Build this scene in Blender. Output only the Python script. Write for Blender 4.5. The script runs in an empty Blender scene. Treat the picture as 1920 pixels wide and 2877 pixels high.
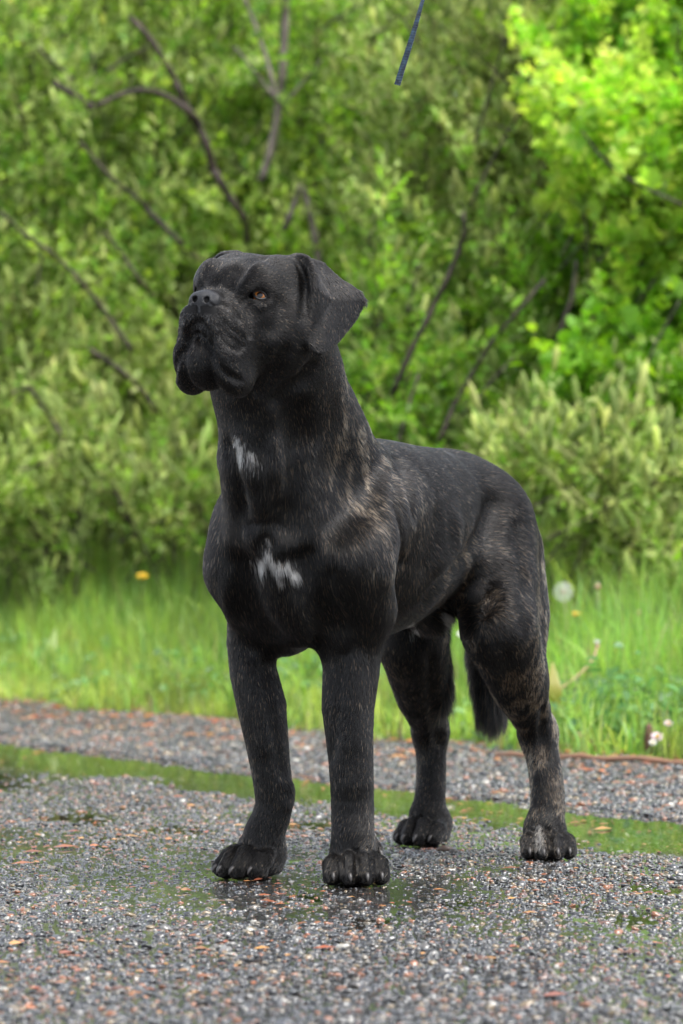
import bpy, math, random
import numpy as np
from mathutils import Vector, Matrix

RNG = np.random.default_rng(7)
random.seed(7)
scene = bpy.context.scene
COL = scene.collection

# ------------------------------------------------------------------ camera
CAM_H = 0.56
FPX = 12090.0                       # focal length in pixels of the 1920-wide photograph
cam_data = bpy.data.cameras.new("camera")
cam = bpy.data.objects.new("camera", cam_data)
COL.objects.link(cam)
cam.location = (0.0, 0.0, CAM_H)
cam.rotation_euler = (math.radians(90), 0, 0)
cam_data.sensor_fit = 'VERTICAL'
cam_data.sensor_height = 36.0
cam_data.sensor_width = 36.0
cam_data.lens = FPX / 2877.0 * 36.0
cam_data.clip_start = 0.1
cam_data.clip_end = 400.0
cam_data.dof.use_dof = True
cam_data.dof.focus_distance = 6.42
cam_data.dof.aperture_fstop = 6.8
cam_data.dof.aperture_blades = 9
scene.camera = cam

# ------------------------------------------------------------------ overcast daylight
SUN_EL, SUN_AZ = math.radians(66), math.radians(120)   # azimuth clockwise from +Y
world = bpy.data.worlds.new("World")
scene.world = world
world.use_nodes = True
wn = world.node_tree.nodes
wl = world.node_tree.links
wn.clear()
w_out = wn.new("ShaderNodeOutputWorld")
w_bg = wn.new("ShaderNodeBackground")
w_sky = wn.new("ShaderNodeTexSky")
w_sky.sky_type = 'NISHITA'
w_sky.sun_disc = False
w_sky.sun_elevation = SUN_EL
w_sky.sun_rotation = SUN_AZ
w_sky.air_density = 1.0
w_sky.dust_density = 1.6
w_sky.ozone_density = 0.6
w_bg.inputs["Strength"].default_value = 0.115
w_hs = wn.new("ShaderNodeHueSaturation")          # cloud cover takes most of the blue out of the sky
w_hs.inputs["Saturation"].default_value = 0.36
wl.new(w_sky.outputs[0], w_hs.inputs["Color"])
wl.new(w_hs.outputs[0], w_bg.inputs[0])
wl.new(w_bg.outputs[0], w_out.inputs[0])

sun_data = bpy.data.lights.new("sun", 'SUN')
sun_data.energy = 1.5
sun_data.angle = math.radians(40)
sun_data.color = (1.0, 0.97, 0.92)
sun = bpy.data.objects.new("sun", sun_data)
COL.objects.link(sun)
sdir = Vector((math.sin(SUN_AZ) * math.cos(SUN_EL), math.cos(SUN_AZ) * math.cos(SUN_EL), math.sin(SUN_EL)))
sun.rotation_euler = sdir.to_track_quat('Z', 'Y').to_euler()
sun.location = sdir * 30

scene.view_settings.view_transform = 'Standard'
scene.view_settings.look = 'None'
scene.view_settings.exposure = 1.80
scene.view_settings.gamma = 1.0
scene.view_settings.use_curve_mapping = False
scene.render.engine = 'CYCLES'
scene.cycles.max_bounces = 8
scene.cycles.transparent_max_bounces = 12
scene.cycles.use_denoising = True

# ------------------------------------------------------------------ helpers
def pix(u, v, Y):
    """A point of the photograph (1568-wide view) at distance Y."""
    s = 1.0128e-4 * Y * (12090.0 / FPX)
    return np.array([(u - 784.0) * s, Y, CAM_H - (v - 1174.6) * s])

def mesh_obj(name, verts, faces, mat=None, parent=None, smooth=True):
    me = bpy.data.meshes.new(name)
    verts = np.asarray(verts, dtype=np.float32)
    if isinstance(faces, np.ndarray):
        n, k = faces.shape
        me.vertices.add(len(verts))
        me.vertices.foreach_set("co", verts.ravel())
        me.loops.add(n * k)
        me.loops.foreach_set("vertex_index", faces.astype(np.int32).ravel())
        me.polygons.add(n)
        me.polygons.foreach_set("loop_start", np.arange(0, n * k, k, dtype=np.int32))
        me.update(calc_edges=True)
        me.validate()
    else:
        me.from_pydata([tuple(map(float, v)) for v in verts], [], faces)
        me.update()
    if smooth:
        me.polygons.foreach_set("use_smooth", np.ones(len(me.polygons), dtype=bool))
    ob = bpy.data.objects.new(name, me)
    COL.objects.link(ob)
    if mat is not None:
        me.materials.append(mat)
    if parent is not None:
        ob.parent = parent
    return ob

def tag(ob, label=None, cat=None, group=None, kind=None):
    if label: ob["label"] = label
    if cat: ob["category"] = cat
    if group: ob["group"] = group
    if kind: ob["kind"] = kind
    return ob

def empty(name, loc=(0, 0, 0)):
    ob = bpy.data.objects.new(name, None)
    ob.location = loc
    ob.empty_display_size = 0.05
    COL.objects.link(ob)
    return ob

def new_mat(name):
    m = bpy.data.materials.new(name)
    m.use_nodes = True
    m.node_tree.nodes.clear()
    return m, m.node_tree.nodes, m.node_tree.links

def unit(v):
    v = np.asarray(v, dtype=float)
    return v / np.linalg.norm(v)

def tube_mesh(points, radii, seg=8, cap=True):
    """Tapered tube along a polyline: verts, quad faces (list)."""
    P = np.asarray(points, float)
    n = len(P)
    T = np.gradient(P, axis=0)
    T /= np.linalg.norm(T, axis=1)[:, None] + 1e-12
    up = np.array([0.31, 0.2, 0.93])
    V = []
    prev = None
    for i in range(n):
        t = T[i]
        if prev is None:
            x = np.cross(t, up)
        else:
            x = prev - t * np.dot(prev, t)
        x /= np.linalg.norm(x) + 1e-12
        prev = x
        y = np.cross(t, x)
        for k in range(seg):
            a = 2 * math.pi * k / seg
            V.append(P[i] + radii[i] * (math.cos(a) * x + math.sin(a) * y))
    F = []
    for i in range(n - 1):
        for k in range(seg):
            k2 = (k + 1) % seg
            F.append((i * seg + k, i * seg + k2, (i + 1) * seg + k2, (i + 1) * seg + k))
    if cap:
        F.append(tuple(range(seg - 1, -1, -1)))
        F.append(tuple((n - 1) * seg + k for k in range(seg)))
    return V, F

def spline(points, n):
    """Catmull-Rom resampling of control points (any dimension)."""
    P = np.asarray(points, float)
    Q = np.vstack([2 * P[0] - P[1], P, 2 * P[-1] - P[-2]])
    out = []
    m = len(P) - 1
    for t in np.linspace(0, m - 1e-9, n):
        i = int(t)
        f = t - i
        p0, p1, p2, p3 = Q[i], Q[i + 1], Q[i + 2], Q[i + 3]
        out.append(0.5 * ((2 * p1) + (-p0 + p2) * f + (2 * p0 - 5 * p1 + 4 * p2 - p3) * f * f + (-p0 + 3 * p1 - 3 * p2 + p3) * f ** 3))
    return np.array(out)

# --- value noise for markings
_NT = RNG.random((32, 32, 32)).astype(np.float32)
def vnoise(P):
    P = np.asarray(P, np.float32)
    i = np.floor(P).astype(int); f = P - i
    f = f * f * (3 - 2 * f)
    o = 0
    for dx in (0, 1):
        wx = f[:, 0] if dx else 1 - f[:, 0]
        for dy in (0, 1):
            wy = f[:, 1] if dy else 1 - f[:, 1]
            for dz in (0, 1):
                wz = f[:, 2] if dz else 1 - f[:, 2]
                o = o + wx * wy * wz * _NT[(i[:, 0] + dx) & 31, (i[:, 1] + dy) & 31, (i[:, 2] + dz) & 31]
    return o

# =================================================================== road, puddle, verge
RN = np.array([.880, .475])            # across the road, towards the verge
RD = np.array([-.475, .880])           # along the road, away from the camera
EDGE = 5.07                            # the verge begins here
def across(x, y): return x * RN[0] + y * RN[1]
def along(x, y): return x * RD[0] + y * RD[1]

_T2 = RNG.random((64, 64)).astype(np.float32)
def n2(x, y):
    xi = np.floor(x).astype(int); yi = np.floor(y).astype(int)
    fx = x - xi; fy = y - yi
    fx = fx * fx * (3 - 2 * fx); fy = fy * fy * (3 - 2 * fy)
    g = lambda i, j: _T2[(xi + i) & 63, (yi + j) & 63]
    return (g(0, 0) * (1 - fx) + g(1, 0) * fx) * (1 - fy) + (g(0, 1) * (1 - fx) + g(1, 1) * fx) * fy

def ground_pt(u, v):
    """where a sight line through this place of the photograph meets the level road"""
    Y = CAM_H / ((v - 1174.6) * 1.0128e-4)
    return (u - 784) * 1.0128e-4 * Y, Y
WATER = -.0030
HOLLOWS = []
for u, v, ru, rv, dep in ((0, 1788, 300, 28, .0048), (330, 1845, 190, 26, .0042), (150, 1880, 150, 24, .0040), (420, 1900, 110, 16, .0036),
                          (700, 1893, 90, 14, .0040), (560, 1935, 70, 14, .0034), (1470, 2120, 130, 34, .0044), (1330, 2075, 80, 20, .0036),
                          (1560, 2190, 60, 26, .0042), (690, 2060, 80, 22, .0036), (840, 2110, 90, 26, .0038), (1060, 2070, 90, 20, .0034),
                          (1090, 2130, 80, 20, .0034), (1250, 2010, 90, 14, .0032), (1500, 2040, 100, 18, .0036), (900, 2000, 40, 10, .0032),
                          (1430, 1935, 150, 26, .0052), (260, 1930, 90, 14, .0032)):
    x, Y = ground_pt(u, v)
    x1, Y1 = ground_pt(u + ru, v); _, Y2 = ground_pt(u, v - rv); _, Y3 = ground_pt(u, v + rv)
    HOLLOWS.append((x, Y, abs(x1 - x), abs(Y2 - Y3) * .5, dep))

def film(x, y):
    """how far the water stands between the stones"""
    z = np.clip((y - 5.6 + .6 * x) / .8, 0, 1) * np.clip((4.3 - across(x, y)) / .25, 0, 1)
    p = n2(x * 2.6 + 31, y * 1.3) * .6 + n2(x * 8, y * 4 + 9) * .4
    return z * np.clip((p - .24) * 5, 0, 1)

def road_h(x, y):
    d = across(x, y); s = along(x, y)
    dc = d - 4.12 - .03 * (n2(s * 2.1, d * 0 + 3) - .5)
    wob = .10 * (n2(s * 1.3 + 20, s * 0 + 2) - .5) + .10 * (n2(s * 5 + 3, d * 3) - .5) + .03 * (n2(s * 16, d * 9) - .5)
    dc = dc + wob * np.where(dc < 0, 1.7, 1.0)
    h = -.0180 * np.exp(-(dc / np.where(dc > 0, .100, .175 + .05 * np.clip((s - 8.2) / 1.2, 0, 1))) ** 2)
    h = h + .016 * np.clip((d - 4.28) / .6, 0, 1) ** 1.3
    near = np.clip((4.4 - d) / .2, 0, 1)
    F = film(x, y)
    h = h - .0016 * F * near + (1 - .55 * F) * (.0052 * (n2(x * 3.1 + 7, y * 1.6) - .42) + .0030 * (n2(x * 11, y * 6 + 4) - .5) + .0022 * (n2(x * 34, y * 24) - .5))
    for a, b, ra, rb, dep in HOLLOWS:
        h = h - dep * 1.05 * np.exp(-((x - a) / ra) ** 2 - ((y - b) / rb) ** 2)
    return h

def verge_h(x, y):
    d = across(x, y) - EDGE; s = along(x, y)
    d = d + .15 * (n2(s * 2.6, s * 0 + 1) - .5) + .09 * (n2(s * 8, s * 0 + 5) - .5)
    h = -.03 + .055 * np.clip((d + .06) / .16, 0, 1) + .085 * np.clip((d - .1) / 1.4, 0, 1) + .02 * np.clip(d - 1.5, 0, 30)
    return h + .03 * (n2(x * 1.4, y * 1.4) - .5) * np.clip(d, 0, 1)

def axis(lo, hi, step, ends, grow=1.35):
    a = list(np.arange(lo, hi + 1e-6, step))
    s = step
    while a[-1] < ends[1]:
        s *= grow; a.append(a[-1] + s)
    s = step
    while a[0] > ends[0]:
        s *= grow; a.insert(0, a[0] - s)
    return np.array(a)

def sheet(name, xs, ys, hf, mat, keepf=None):
    X, Y = np.meshgrid(xs, ys, indexing='ij')
    Z = hf(X.ravel(), Y.ravel())
    V = np.column_stack([X.ravel(), Y.ravel(), Z])
    nx, ny = len(xs), len(ys)
    i, j = np.meshgrid(np.arange(nx - 1), np.arange(ny - 1), indexing='ij')
    a = (i * ny + j).ravel()
    F = np.stack([a, a + ny, a + ny + 1, a + 1], 1)
    if keepf is not None:
        c = V[F].mean(1)
        F = F[keepf(c[:, 0], c[:, 1])]
        used = np.unique(F); re = np.full(len(V), -1); re[used] = np.arange(len(used))
        V = V[used]; F = re[F]
    return mesh_obj(name, V, F, mat)

def node(n, t, **kw):
    x = n.new(t)
    for k, v in kw.items(): setattr(x, k, v)
    return x

# wet chip-seal
m_road, n_, l_ = new_mat("wet_chip_seal")
o_ = n_.new("ShaderNodeOutputMaterial"); p_ = n_.new("ShaderNodeBsdfPrincipled")
tc = n_.new("ShaderNodeTexCoord")
vo = node(n_, "ShaderNodeTexVoronoi"); vo.inputs["Scale"].default_value = 150
v2 = node(n_, "ShaderNodeTexVoronoi"); v2.inputs["Scale"].default_value = 260
nz = n_.new("ShaderNodeTexNoise"); nz.inputs["Scale"].default_value = 2.2; nz.inputs["Detail"].default_value = 5
for x in (vo, v2, nz): l_.new(tc.outputs["Object"], x.inputs["Vector"])
cr = n_.new("ShaderNodeValToRGB")
cr.color_ramp.interpolation = 'CONSTANT'
for i, (p, c) in enumerate(((0, (.018, .018, .019, 1)), (.40, (.024, .024, .026, 1)), (.62, (.038, .036, .034, 1)), (.78, (.075, .062, .048, 1)), (.88, (.105, .10, .09, 1)), (.95, (.12, .055, .030, 1)))):
    e = cr.color_ramp.elements[i] if i < 2 else cr.color_ramp.elements.new(p)
    e.position = p; e.color = c
sp = n_.new("ShaderNodeSeparateColor")
l_.new(vo.outputs["Color"], sp.inputs[0]); l_.new(sp.outputs[0], cr.inputs[0])
mud = n_.new("ShaderNodeAttribute"); mud.attribute_name = "mud"
mm = node(n_, "ShaderNodeMix", data_type='RGBA'); mm.inputs[7].default_value = (.11, .095, .040, 1)
l_.new(mud.outputs["Fac"], mm.inputs[0]); l_.new(cr.outputs[0], mm.inputs[6]); l_.new(mm.outputs[2], p_.inputs["Base Color"])
mr = n_.new("ShaderNodeMapRange"); mr.inputs[1].default_value = .35; mr.inputs[2].default_value = .65; mr.inputs[3].default_value = .08; mr.inputs[4].default_value = .24
l_.new(nz.outputs[0], mr.inputs[0]); l_.new(mr.outputs[0], p_.inputs["Roughness"])
ad = node(n_, "ShaderNodeMath", operation='MULTIPLY_ADD'); ad.inputs[1].default_value = .5
l_.new(v2.outputs["Distance"], ad.inputs[0]); l_.new(vo.outputs["Distance"], ad.inputs[2])
bp = n_.new("ShaderNodeBump"); bp.inputs["Strength"].default_value = .9; bp.inputs["Distance"].default_value = .0035; bp.invert = True
p_.inputs["Coat Weight"].default_value = .8; p_.inputs["Coat Roughness"].default_value = .06; p_.inputs["Coat IOR"].default_value = 1.5
l_.new(ad.outputs[0], bp.inputs["Height"]); l_.new(bp.outputs[0], p_.inputs["Normal"])
l_.new(p_.outputs[0], o_.inputs[0])

xs = axis(-1.5, 1.5, .025, (-90, 90)); ys = axis(4.0, 13.2, .025, (-60, 110))
road = sheet("road", xs, ys, road_h, m_road, lambda x, y: across(x, y) < EDGE + .25)
_rc = np.empty(len(road.data.vertices) * 3, np.float32); road.data.vertices.foreach_get("co", _rc); _rc = _rc.reshape(-1, 3)
_a = road.data.attributes.new("mud", 'FLOAT', 'POINT')
_a.data.foreach_set("value", (np.clip((WATER - .002 - _rc[:, 2]) / .006, 0, .9) * (across(_rc[:, 0], _rc[:, 1]) > 3.6)).astype(np.float32))
tag(road, "wet grey chip seal road strewn with small gravel", None, kind="structure")

# standing water
m_water, n_, l_ = new_mat("puddle_water")
o_ = n_.new("ShaderNodeOutputMaterial"); mx = n_.new("ShaderNodeMixShader")
tr = n_.new("ShaderNodeBsdfTransparent"); tr.inputs[0].default_value = (.85, .84, .76, 1)
gl = n_.new("ShaderNodeBsdfGlossy"); gl.inputs["Roughness"].default_value = .0
fr = n_.new("ShaderNodeFresnel"); fr.inputs[0].default_value = 1.36
tc = n_.new("ShaderNodeTexCoord"); nz = n_.new("ShaderNodeTexNoise"); nz.inputs["Scale"].default_value = 9
bp = n_.new("ShaderNodeBump"); bp.inputs["Strength"].default_value = .006; bp.inputs["Distance"].default_value = .01
bf = n_.new("ShaderNodeBump"); bf.inputs["Distance"].default_value = .0060            # the film between the stones is drawn up to them: an uneven surface
nf = n_.new("ShaderNodeTexNoise"); nf.inputs["Scale"].default_value = 70; nf.inputs["Detail"].default_value = 2
at = n_.new("ShaderNodeAttribute"); at.attribute_name = "rough_film"
l_.new(tc.outputs["Object"], nf.inputs["Vector"]); l_.new(nf.outputs[0], bf.inputs["Height"]); l_.new(at.outputs["Fac"], bf.inputs["Strength"]); l_.new(bf.outputs[0], bp.inputs["Normal"])
l_.new(tc.outputs["Object"], nz.inputs["Vector"]); l_.new(nz.outputs[0], bp.inputs["Height"])
l_.new(bp.outputs[0], gl.inputs["Normal"]); l_.new(bp.outputs[0], fr.inputs["Normal"])
l_.new(fr.outputs[0], mx.inputs[0]); l_.new(tr.outputs[0], mx.inputs[1]); l_.new(gl.outputs[0], mx.inputs[2])
l_.new(mx.outputs[0], o_.inputs[0])
wx = axis(-1.5, 1.5, .03, (-9, 9)); wy = axis(4.0, 12.0, .03, (-2, 16))
puddle = sheet("puddle", wx, wy, lambda x, y: np.full(len(x), WATER), m_water, lambda x, y: (across(x, y) < EDGE - .45))
_wc = np.empty(len(puddle.data.vertices) * 3, np.float32); puddle.data.vertices.foreach_get("co", _wc); _wc = _wc.reshape(-1, 3)
def calm(x, y):
    c = np.clip((across(x, y) - 3.72) / .16, 0, 1)
    for a, b, ra, rb, dep in HOLLOWS:
        c = np.maximum(c, np.clip(1.5 * np.exp(-((x - a) / ra) ** 2 - ((y - b) / rb) ** 2), 0, 1))
    return c
_a = puddle.data.attributes.new("rough_film", 'FLOAT', 'POINT'); _a.data.foreach_set("value", ((1 - calm(_wc[:, 0], _wc[:, 1])) * 1.0).astype(np.float32))
tag(puddle, "shallow rain puddle along the road mirroring the green grass", None, kind="structure")

# verge soil
m_soil, n_, l_ = new_mat("verge_soil")
o_ = n_.new("ShaderNodeOutputMaterial"); p_ = n_.new("ShaderNodeBsdfPrincipled")
nz = n_.new("ShaderNodeTexNoise"); nz.inputs["Scale"].default_value = 30; nz.inputs["Detail"].default_value = 6
cr = n_.new("ShaderNodeValToRGB")
cr.color_ramp.elements[0].color = (.030, .022, .014, 1); cr.color_ramp.elements[1].color = (.075, .070, .028, 1)
cr.color_ramp.elements[0].position = .35; cr.color_ramp.elements[1].position = .7
bp = n_.new("ShaderNodeBump"); bp.inputs["Strength"].default_value = .7; bp.inputs["Distance"].default_value = .02
l_.new(nz.outputs[0], cr.inputs[0]); l_.new(cr.outputs[0], p_.inputs["Base Color"]); l_.new(nz.outputs[0], bp.inputs["Height"])
l_.new(bp.outputs[0], p_.inputs["Normal"]); p_.inputs["Roughness"].default_value = .8; l_.new(p_.outputs[0], o_.inputs[0])
xs = axis(-2.2, 2.2, .04, (-95, 95)); ys = axis(8.0, 18, .04, (-60, 115))
verge = sheet("ground", xs, ys, verge_h, m_soil, lambda x, y: across(x, y) > EDGE - .16)
tag(verge, "grassy verge soil rising beyond the road edge", None, kind="structure")

# ------------------------------------------------------------------- loose stones (instanced, nobody could count them)
def scatter(dens_fn, lo, hi, n):
    x = RNG.uniform(lo[0], hi[0], n); y = RNG.uniform(lo[1], hi[1], n)
    k = RNG.random(n) < dens_fn(x, y)
    return x[k], y[k]

def view_half(y): return .0795 * y + .50

def pebble_mat():
    m, n_, l_ = new_mat("wet_pebble")
    o_ = n_.new("ShaderNodeOutputMaterial"); p_ = n_.new("ShaderNodeBsdfPrincipled")
    oi = n_.new("ShaderNodeObjectInfo")
    cr = n_.new("ShaderNodeValToRGB"); cr.color_ramp.interpolation = 'CONSTANT'
    pal = ((0, (.009, .009, .010)), (.22, (.017, .017, .018)), (.41, (.029, .029, .031)), (.55, (.045, .044, .043)), (.64, (.066, .060, .053)),
           (.715, (.105, .086, .060)), (.785, (.155, .110, .056)), (.84, (.125, .118, .107)), (.875, (.190, .070, .026)), (.93, (.095, .040, .024)), (.985, (.27, .255, .22)))
    for i, (p, c) in enumerate(pal):
        e = cr.color_ramp.elements[i] if i < 2 else cr.color_ramp.elements.new(p)
        e.position = p; e.color = (*c, 1)
    nz = n_.new("ShaderNodeTexNoise"); nz.inputs["Scale"].default_value = 260; nz.inputs["Detail"].default_value = 3
    mr = n_.new("ShaderNodeMapRange"); mr.inputs[3].default_value = .7; mr.inputs[4].default_value = 1.55
    mu = node(n_, "ShaderNodeMix", data_type='RGBA', blend_type='MULTIPLY'); mu.inputs[0].default_value = 1
    l_.new(oi.outputs["Random"], cr.inputs[0]); l_.new(nz.outputs[0], mr.inputs[0])
    l_.new(cr.outputs[0], mu.inputs[6]); l_.new(mr.outputs[0], mu.inputs[7])
    l_.new(mu.outputs[2], p_.inputs["Base Color"])
    p_.inputs["Roughness"].default_value = .30
    p_.inputs["Coat Weight"].default_value = 1; p_.inputs["Coat Roughness"].default_value = .09; p_.inputs["Coat IOR"].default_value = 1.45
    p_.inputs["Specular IOR Level"].default_value = .55
    l_.new(p_.outputs[0], o_.inputs[0])
    return m
m_peb = pebble_mat()

def pebbles(name, x, y, z, size, flat, label):
    n = len(x)
    me = bpy.data.meshes.new(name)
    me.vertices.add(n)
    me.vertices.foreach_set("co", np.column_stack([x, y, z]).astype(np.float32).ravel())
    ob = bpy.data.objects.new(name, me); COL.objects.link(ob)
    me.materials.append(m_peb)
    sc = np.column_stack([size * RNG.uniform(.8, 1.35, n), size * RNG.uniform(.7, 1.15, n), size * flat * RNG.uniform(.6, 1.15, n)])
    ro = np.column_stack([RNG.normal(0, .22, n), RNG.normal(0, .22, n), RNG.uniform(0, 6.283, n)])
    for nm, arr in (("scl", sc), ("rot", ro)):
        at = me.attributes.new(nm, 'FLOAT_VECTOR', 'POINT'); at.data.foreach_set("vector", arr.astype(np.float32).ravel())
    ng = bpy.data.node_groups.new(name + "_scatter", 'GeometryNodeTree')
    ng.interface.new_socket("Geometry", in_out='INPUT', socket_type='NodeSocketGeometry')
    ng.interface.new_socket("Geometry", in_out='OUTPUT', socket_type='NodeSocketGeometry')
    N = ng.nodes; Lk = ng.links
    gi = N.new("NodeGroupInput"); go = N.new("NodeGroupOutput")
    jn = N.new("GeometryNodeJoinGeometry")
    for k in range(4):
        ic = N.new("GeometryNodeMeshIcoSphere"); ic.inputs["Radius"].default_value = .5; ic.inputs["Subdivisions"].default_value = 2
        sp = N.new("GeometryNodeSetPosition"); nt = N.new("ShaderNodeTexNoise"); nt.noise_dimensions = '4D'
        nt.inputs["Scale"].default_value = 1.7; nt.inputs["W"].default_value = k * 7.3
        ma = N.new("ShaderNodeVectorMath"); ma.operation = 'SUBTRACT'; ma.inputs[1].default_value = (.5, .5, .5)
        mb = N.new("ShaderNodeVectorMath"); mb.operation = 'SCALE'; mb.inputs["Scale"].default_value = .75
        ss = N.new("GeometryNodeSetShadeSmooth"); sm = N.new("GeometryNodeSetMaterial"); sm.inputs["Material"].default_value = m_peb
        gt = N.new("GeometryNodeGeometryToInstance")
        Lk.new(nt.outputs["Color"], ma.inputs[0]); Lk.new(ma.outputs[0], mb.inputs[0]); Lk.new(mb.outputs[0], sp.inputs["Offset"])
        Lk.new(ic.outputs[0], sp.inputs[0]); Lk.new(sp.outputs[0], ss.inputs[0]); Lk.new(ss.outputs[0], sm.inputs[0]); Lk.new(sm.outputs[0], gt.inputs[0])
        Lk.new(gt.outputs[0], jn.inputs[0])
    ip = N.new("GeometryNodeInstanceOnPoints"); ip.inputs["Pick Instance"].default_value = True
    a1 = N.new("GeometryNodeInputNamedAttribute"); a1.data_type = 'FLOAT_VECTOR'; a1.inputs[0].default_value = "scl"
    a2 = N.new("GeometryNodeInputNamedAttribute"); a2.data_type = 'FLOAT_VECTOR'; a2.inputs[0].default_value = "rot"
    er = N.new("FunctionNodeEulerToRotation")
    Lk.new(gi.outputs[0], ip.inputs["Points"]); Lk.new(jn.outputs[0], ip.inputs["Instance"])
    Lk.new(a1.outputs[0], ip.inputs["Scale"]); Lk.new(a2.outputs[0], er.inputs[0]); Lk.new(er.outputs[0], ip.inputs["Rotation"])
    Lk.new(ip.outputs[0], go.inputs[0])
    md = ob.modifiers.new("scatter", 'NODES'); md.node_group = ng
    tag(ob, label, None, kind="stuff")
    return ob

# stones bedded in the road: dense near the camera
def dens(x, y):
    return (np.abs(x) < view_half(y)) * (across(x, y) < EDGE - .62)
x, y = scatter(dens, (-1.35, 4.2), (1.35, 11.0), 184000)
deep = np.clip((WATER - road_h(x, y)) / .004, 0, 1)
keepn = RNG.random(len(x)) < np.clip(1.15 - (y - 6.5) * .13, .45, 1) * (.60 + .6 * n2(x * 6, y * 4)) * (1 - np.where(film(x, y) > .05, .15, .6) * deep)
x, y = x[keepn], y[keepn]
s = np.clip(RNG.lognormal(math.log(.0054), .45, len(x)), .0024, .015)
F = film(x, y)
zp = road_h(x, y) + s * .08
lim = WATER - s * .27 + .0005 + np.abs(RNG.normal(0, .0015, len(x)))            # in the film only the crowns of the stones stand out
zp = zp * (1 - F) + np.minimum(zp, lim) * F
pebbles("gravel", x, y, zp, s, .62, "small wet stones bedded in the road surface")
# loose shoulder gravel
def dens2(x, y):
    d = across(x, y)
    return (np.abs(x) < view_half(y) + .1) * (d > EDGE - .80) * (d < EDGE + .03)
x, y = scatter(dens2, (-1.65, 7.4), (1.65, 13.9), 180000)
s = np.clip(RNG.lognormal(math.log(.0080), .38, len(x)), .004, .020)
pebbles("shoulder_gravel", x, y, np.maximum(road_h(x, y), verge_h(x, y)) + s * .15, s, .7, "loose coarse gravel on the road shoulder below the grass")

# ------------------------------------------------------------------- bud scales, bark flakes and crumbs on the road
def chips(name, x, y, z, L, wr, pal, mat_name, label, curl=.25):
    n = len(x)
    a = RNG.uniform(0, 6.283, n)
    ca, sa = np.cos(a), np.sin(a)
    tm = np.array([(-.5, 0, 0), (-.22, .5, .3), (.22, .42, .3), (.5, 0, .1), (.22, -.42, .3), (-.22, -.5, .3), (0, 0, 1.0)])
    V = np.zeros((n, 7, 3))
    W = L * wr
    for k, (p, q, h) in enumerate(tm):
        px = p * L * RNG.uniform(.85, 1.15, n); py = q * W * RNG.uniform(.7, 1.3, n)
        V[:, k, 0] = x + px * ca - py * sa
        V[:, k, 1] = y + px * sa + py * ca
        V[:, k, 2] = z + h * W * curl + RNG.uniform(0, .001, n)
    F = np.array([(0, 5, 6), (5, 4, 6), (4, 3, 6), (3, 2, 6), (2, 1, 6), (1, 0, 6)])
    FF = (F[None] + (np.arange(n) * 7)[:, None, None]).reshape(-1, 3)
    m, n_, l_ = new_mat(mat_name)
    o_ = n_.new("ShaderNodeOutputMaterial"); p_ = n_.new("ShaderNodeBsdfPrincipled")
    at = n_.new("ShaderNodeAttribute"); at.attribute_name = "tint"
    l_.new(at.outputs["Color"], p_.inputs["Base Color"]); p_.inputs["Roughness"].default_value = .35; l_.new(p_.outputs[0], o_.inputs[0])
    ob = mesh_obj(name, V.reshape(-1, 3), FF, m)
    c = np.array(pal)[RNG.integers(0, len(pal), n)] * RNG.uniform(.6, 1.3, (n, 1))
    c = np.repeat(np.column_stack([c, np.ones(n)]), 7, 0)
    ca_ = ob.data.color_attributes.new("tint", 'FLOAT_COLOR', 'POINT'); ca_.data.foreach_set("color", c.astype(np.float32).ravel())
    tag(ob, label, None, kind="stuff")
    return ob
PAL = [(.34, .11, .035), (.24, .075, .03), (.38, .16, .055), (.10, .045, .025), (.44, .22, .07), (.30, .09, .045)]
x, y = scatter(lambda x, y: (np.abs(x) < view_half(y)) * (across(x, y) < EDGE - .7) * np.clip((n2(x * 3.3, y * 2.4) * .7 + n2(x * 11, y * 8) * .3 - .36) * 2.6, .04, 1) * np.clip(1.4 - (y - 4.6) * .22, .3, 1), (-1.1, 4.2), (1.1, 11), 11500)
L = RNG.lognormal(math.log(.0088), .55, len(x))
chips("bud_scale_litter", x, y, np.maximum(road_h(x, y) + .0022, WATER + .0008), L, .42, PAL, "bud_scale", "rusty brown bud scales and bark flakes lying on the road")
x, y = scatter(lambda x, y: (np.abs(x) < view_half(y) + .1) * (np.abs(across(x, y) - EDGE + .18) < .28) * (.3 + n2(x * 5, y * 5)), (-1.4, 8), (1.4, 13.6), 5000)
L = RNG.lognormal(math.log(.021), .4, len(x))
chips("leaf_litter", x, y, np.maximum(road_h(x, y), verge_h(x, y)) + .006, L, .45, PAL + [(.10, .05, .03), (.16, .08, .05)], "dead_leaf", "brown dead leaves and bark along the edge of the grass", .4)
# =================================================================== grass and flowers
def leaf_mat(name, rough=.5, transl=.35, attr="tint", spec=.35):
    m, n_, l_ = new_mat(name)
    o_ = n_.new("ShaderNodeOutputMaterial"); p_ = n_.new("ShaderNodeBsdfPrincipled"); t_ = n_.new("ShaderNodeBsdfTranslucent")
    mx = n_.new("ShaderNodeMixShader"); mx.inputs[0].default_value = transl
    at = n_.new("ShaderNodeAttribute"); at.attribute_name = attr
    hs = n_.new("ShaderNodeHueSaturation"); hs.inputs["Saturation"].default_value = 1.1; hs.inputs["Value"].default_value = 1.45
    l_.new(at.outputs["Color"], p_.inputs["Base Color"]); l_.new(at.outputs["Color"], hs.inputs["Color"]); l_.new(hs.outputs[0], t_.inputs[0])
    p_.inputs["Roughness"].default_value = rough; p_.inputs["Specular IOR Level"].default_value = spec
    l_.new(p_.outputs[0], mx.inputs[1]); l_.new(t_.outputs[0], mx.inputs[2]); l_.new(mx.outputs[0], o_.inputs[0])
    return m

def tint(ob, c):
    a = ob.data.color_attributes.new("tint", 'FLOAT_COLOR', 'POINT')
    a.data.foreach_set("color", np.column_stack([c, np.ones(len(c))]).astype(np.float32).ravel())

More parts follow.
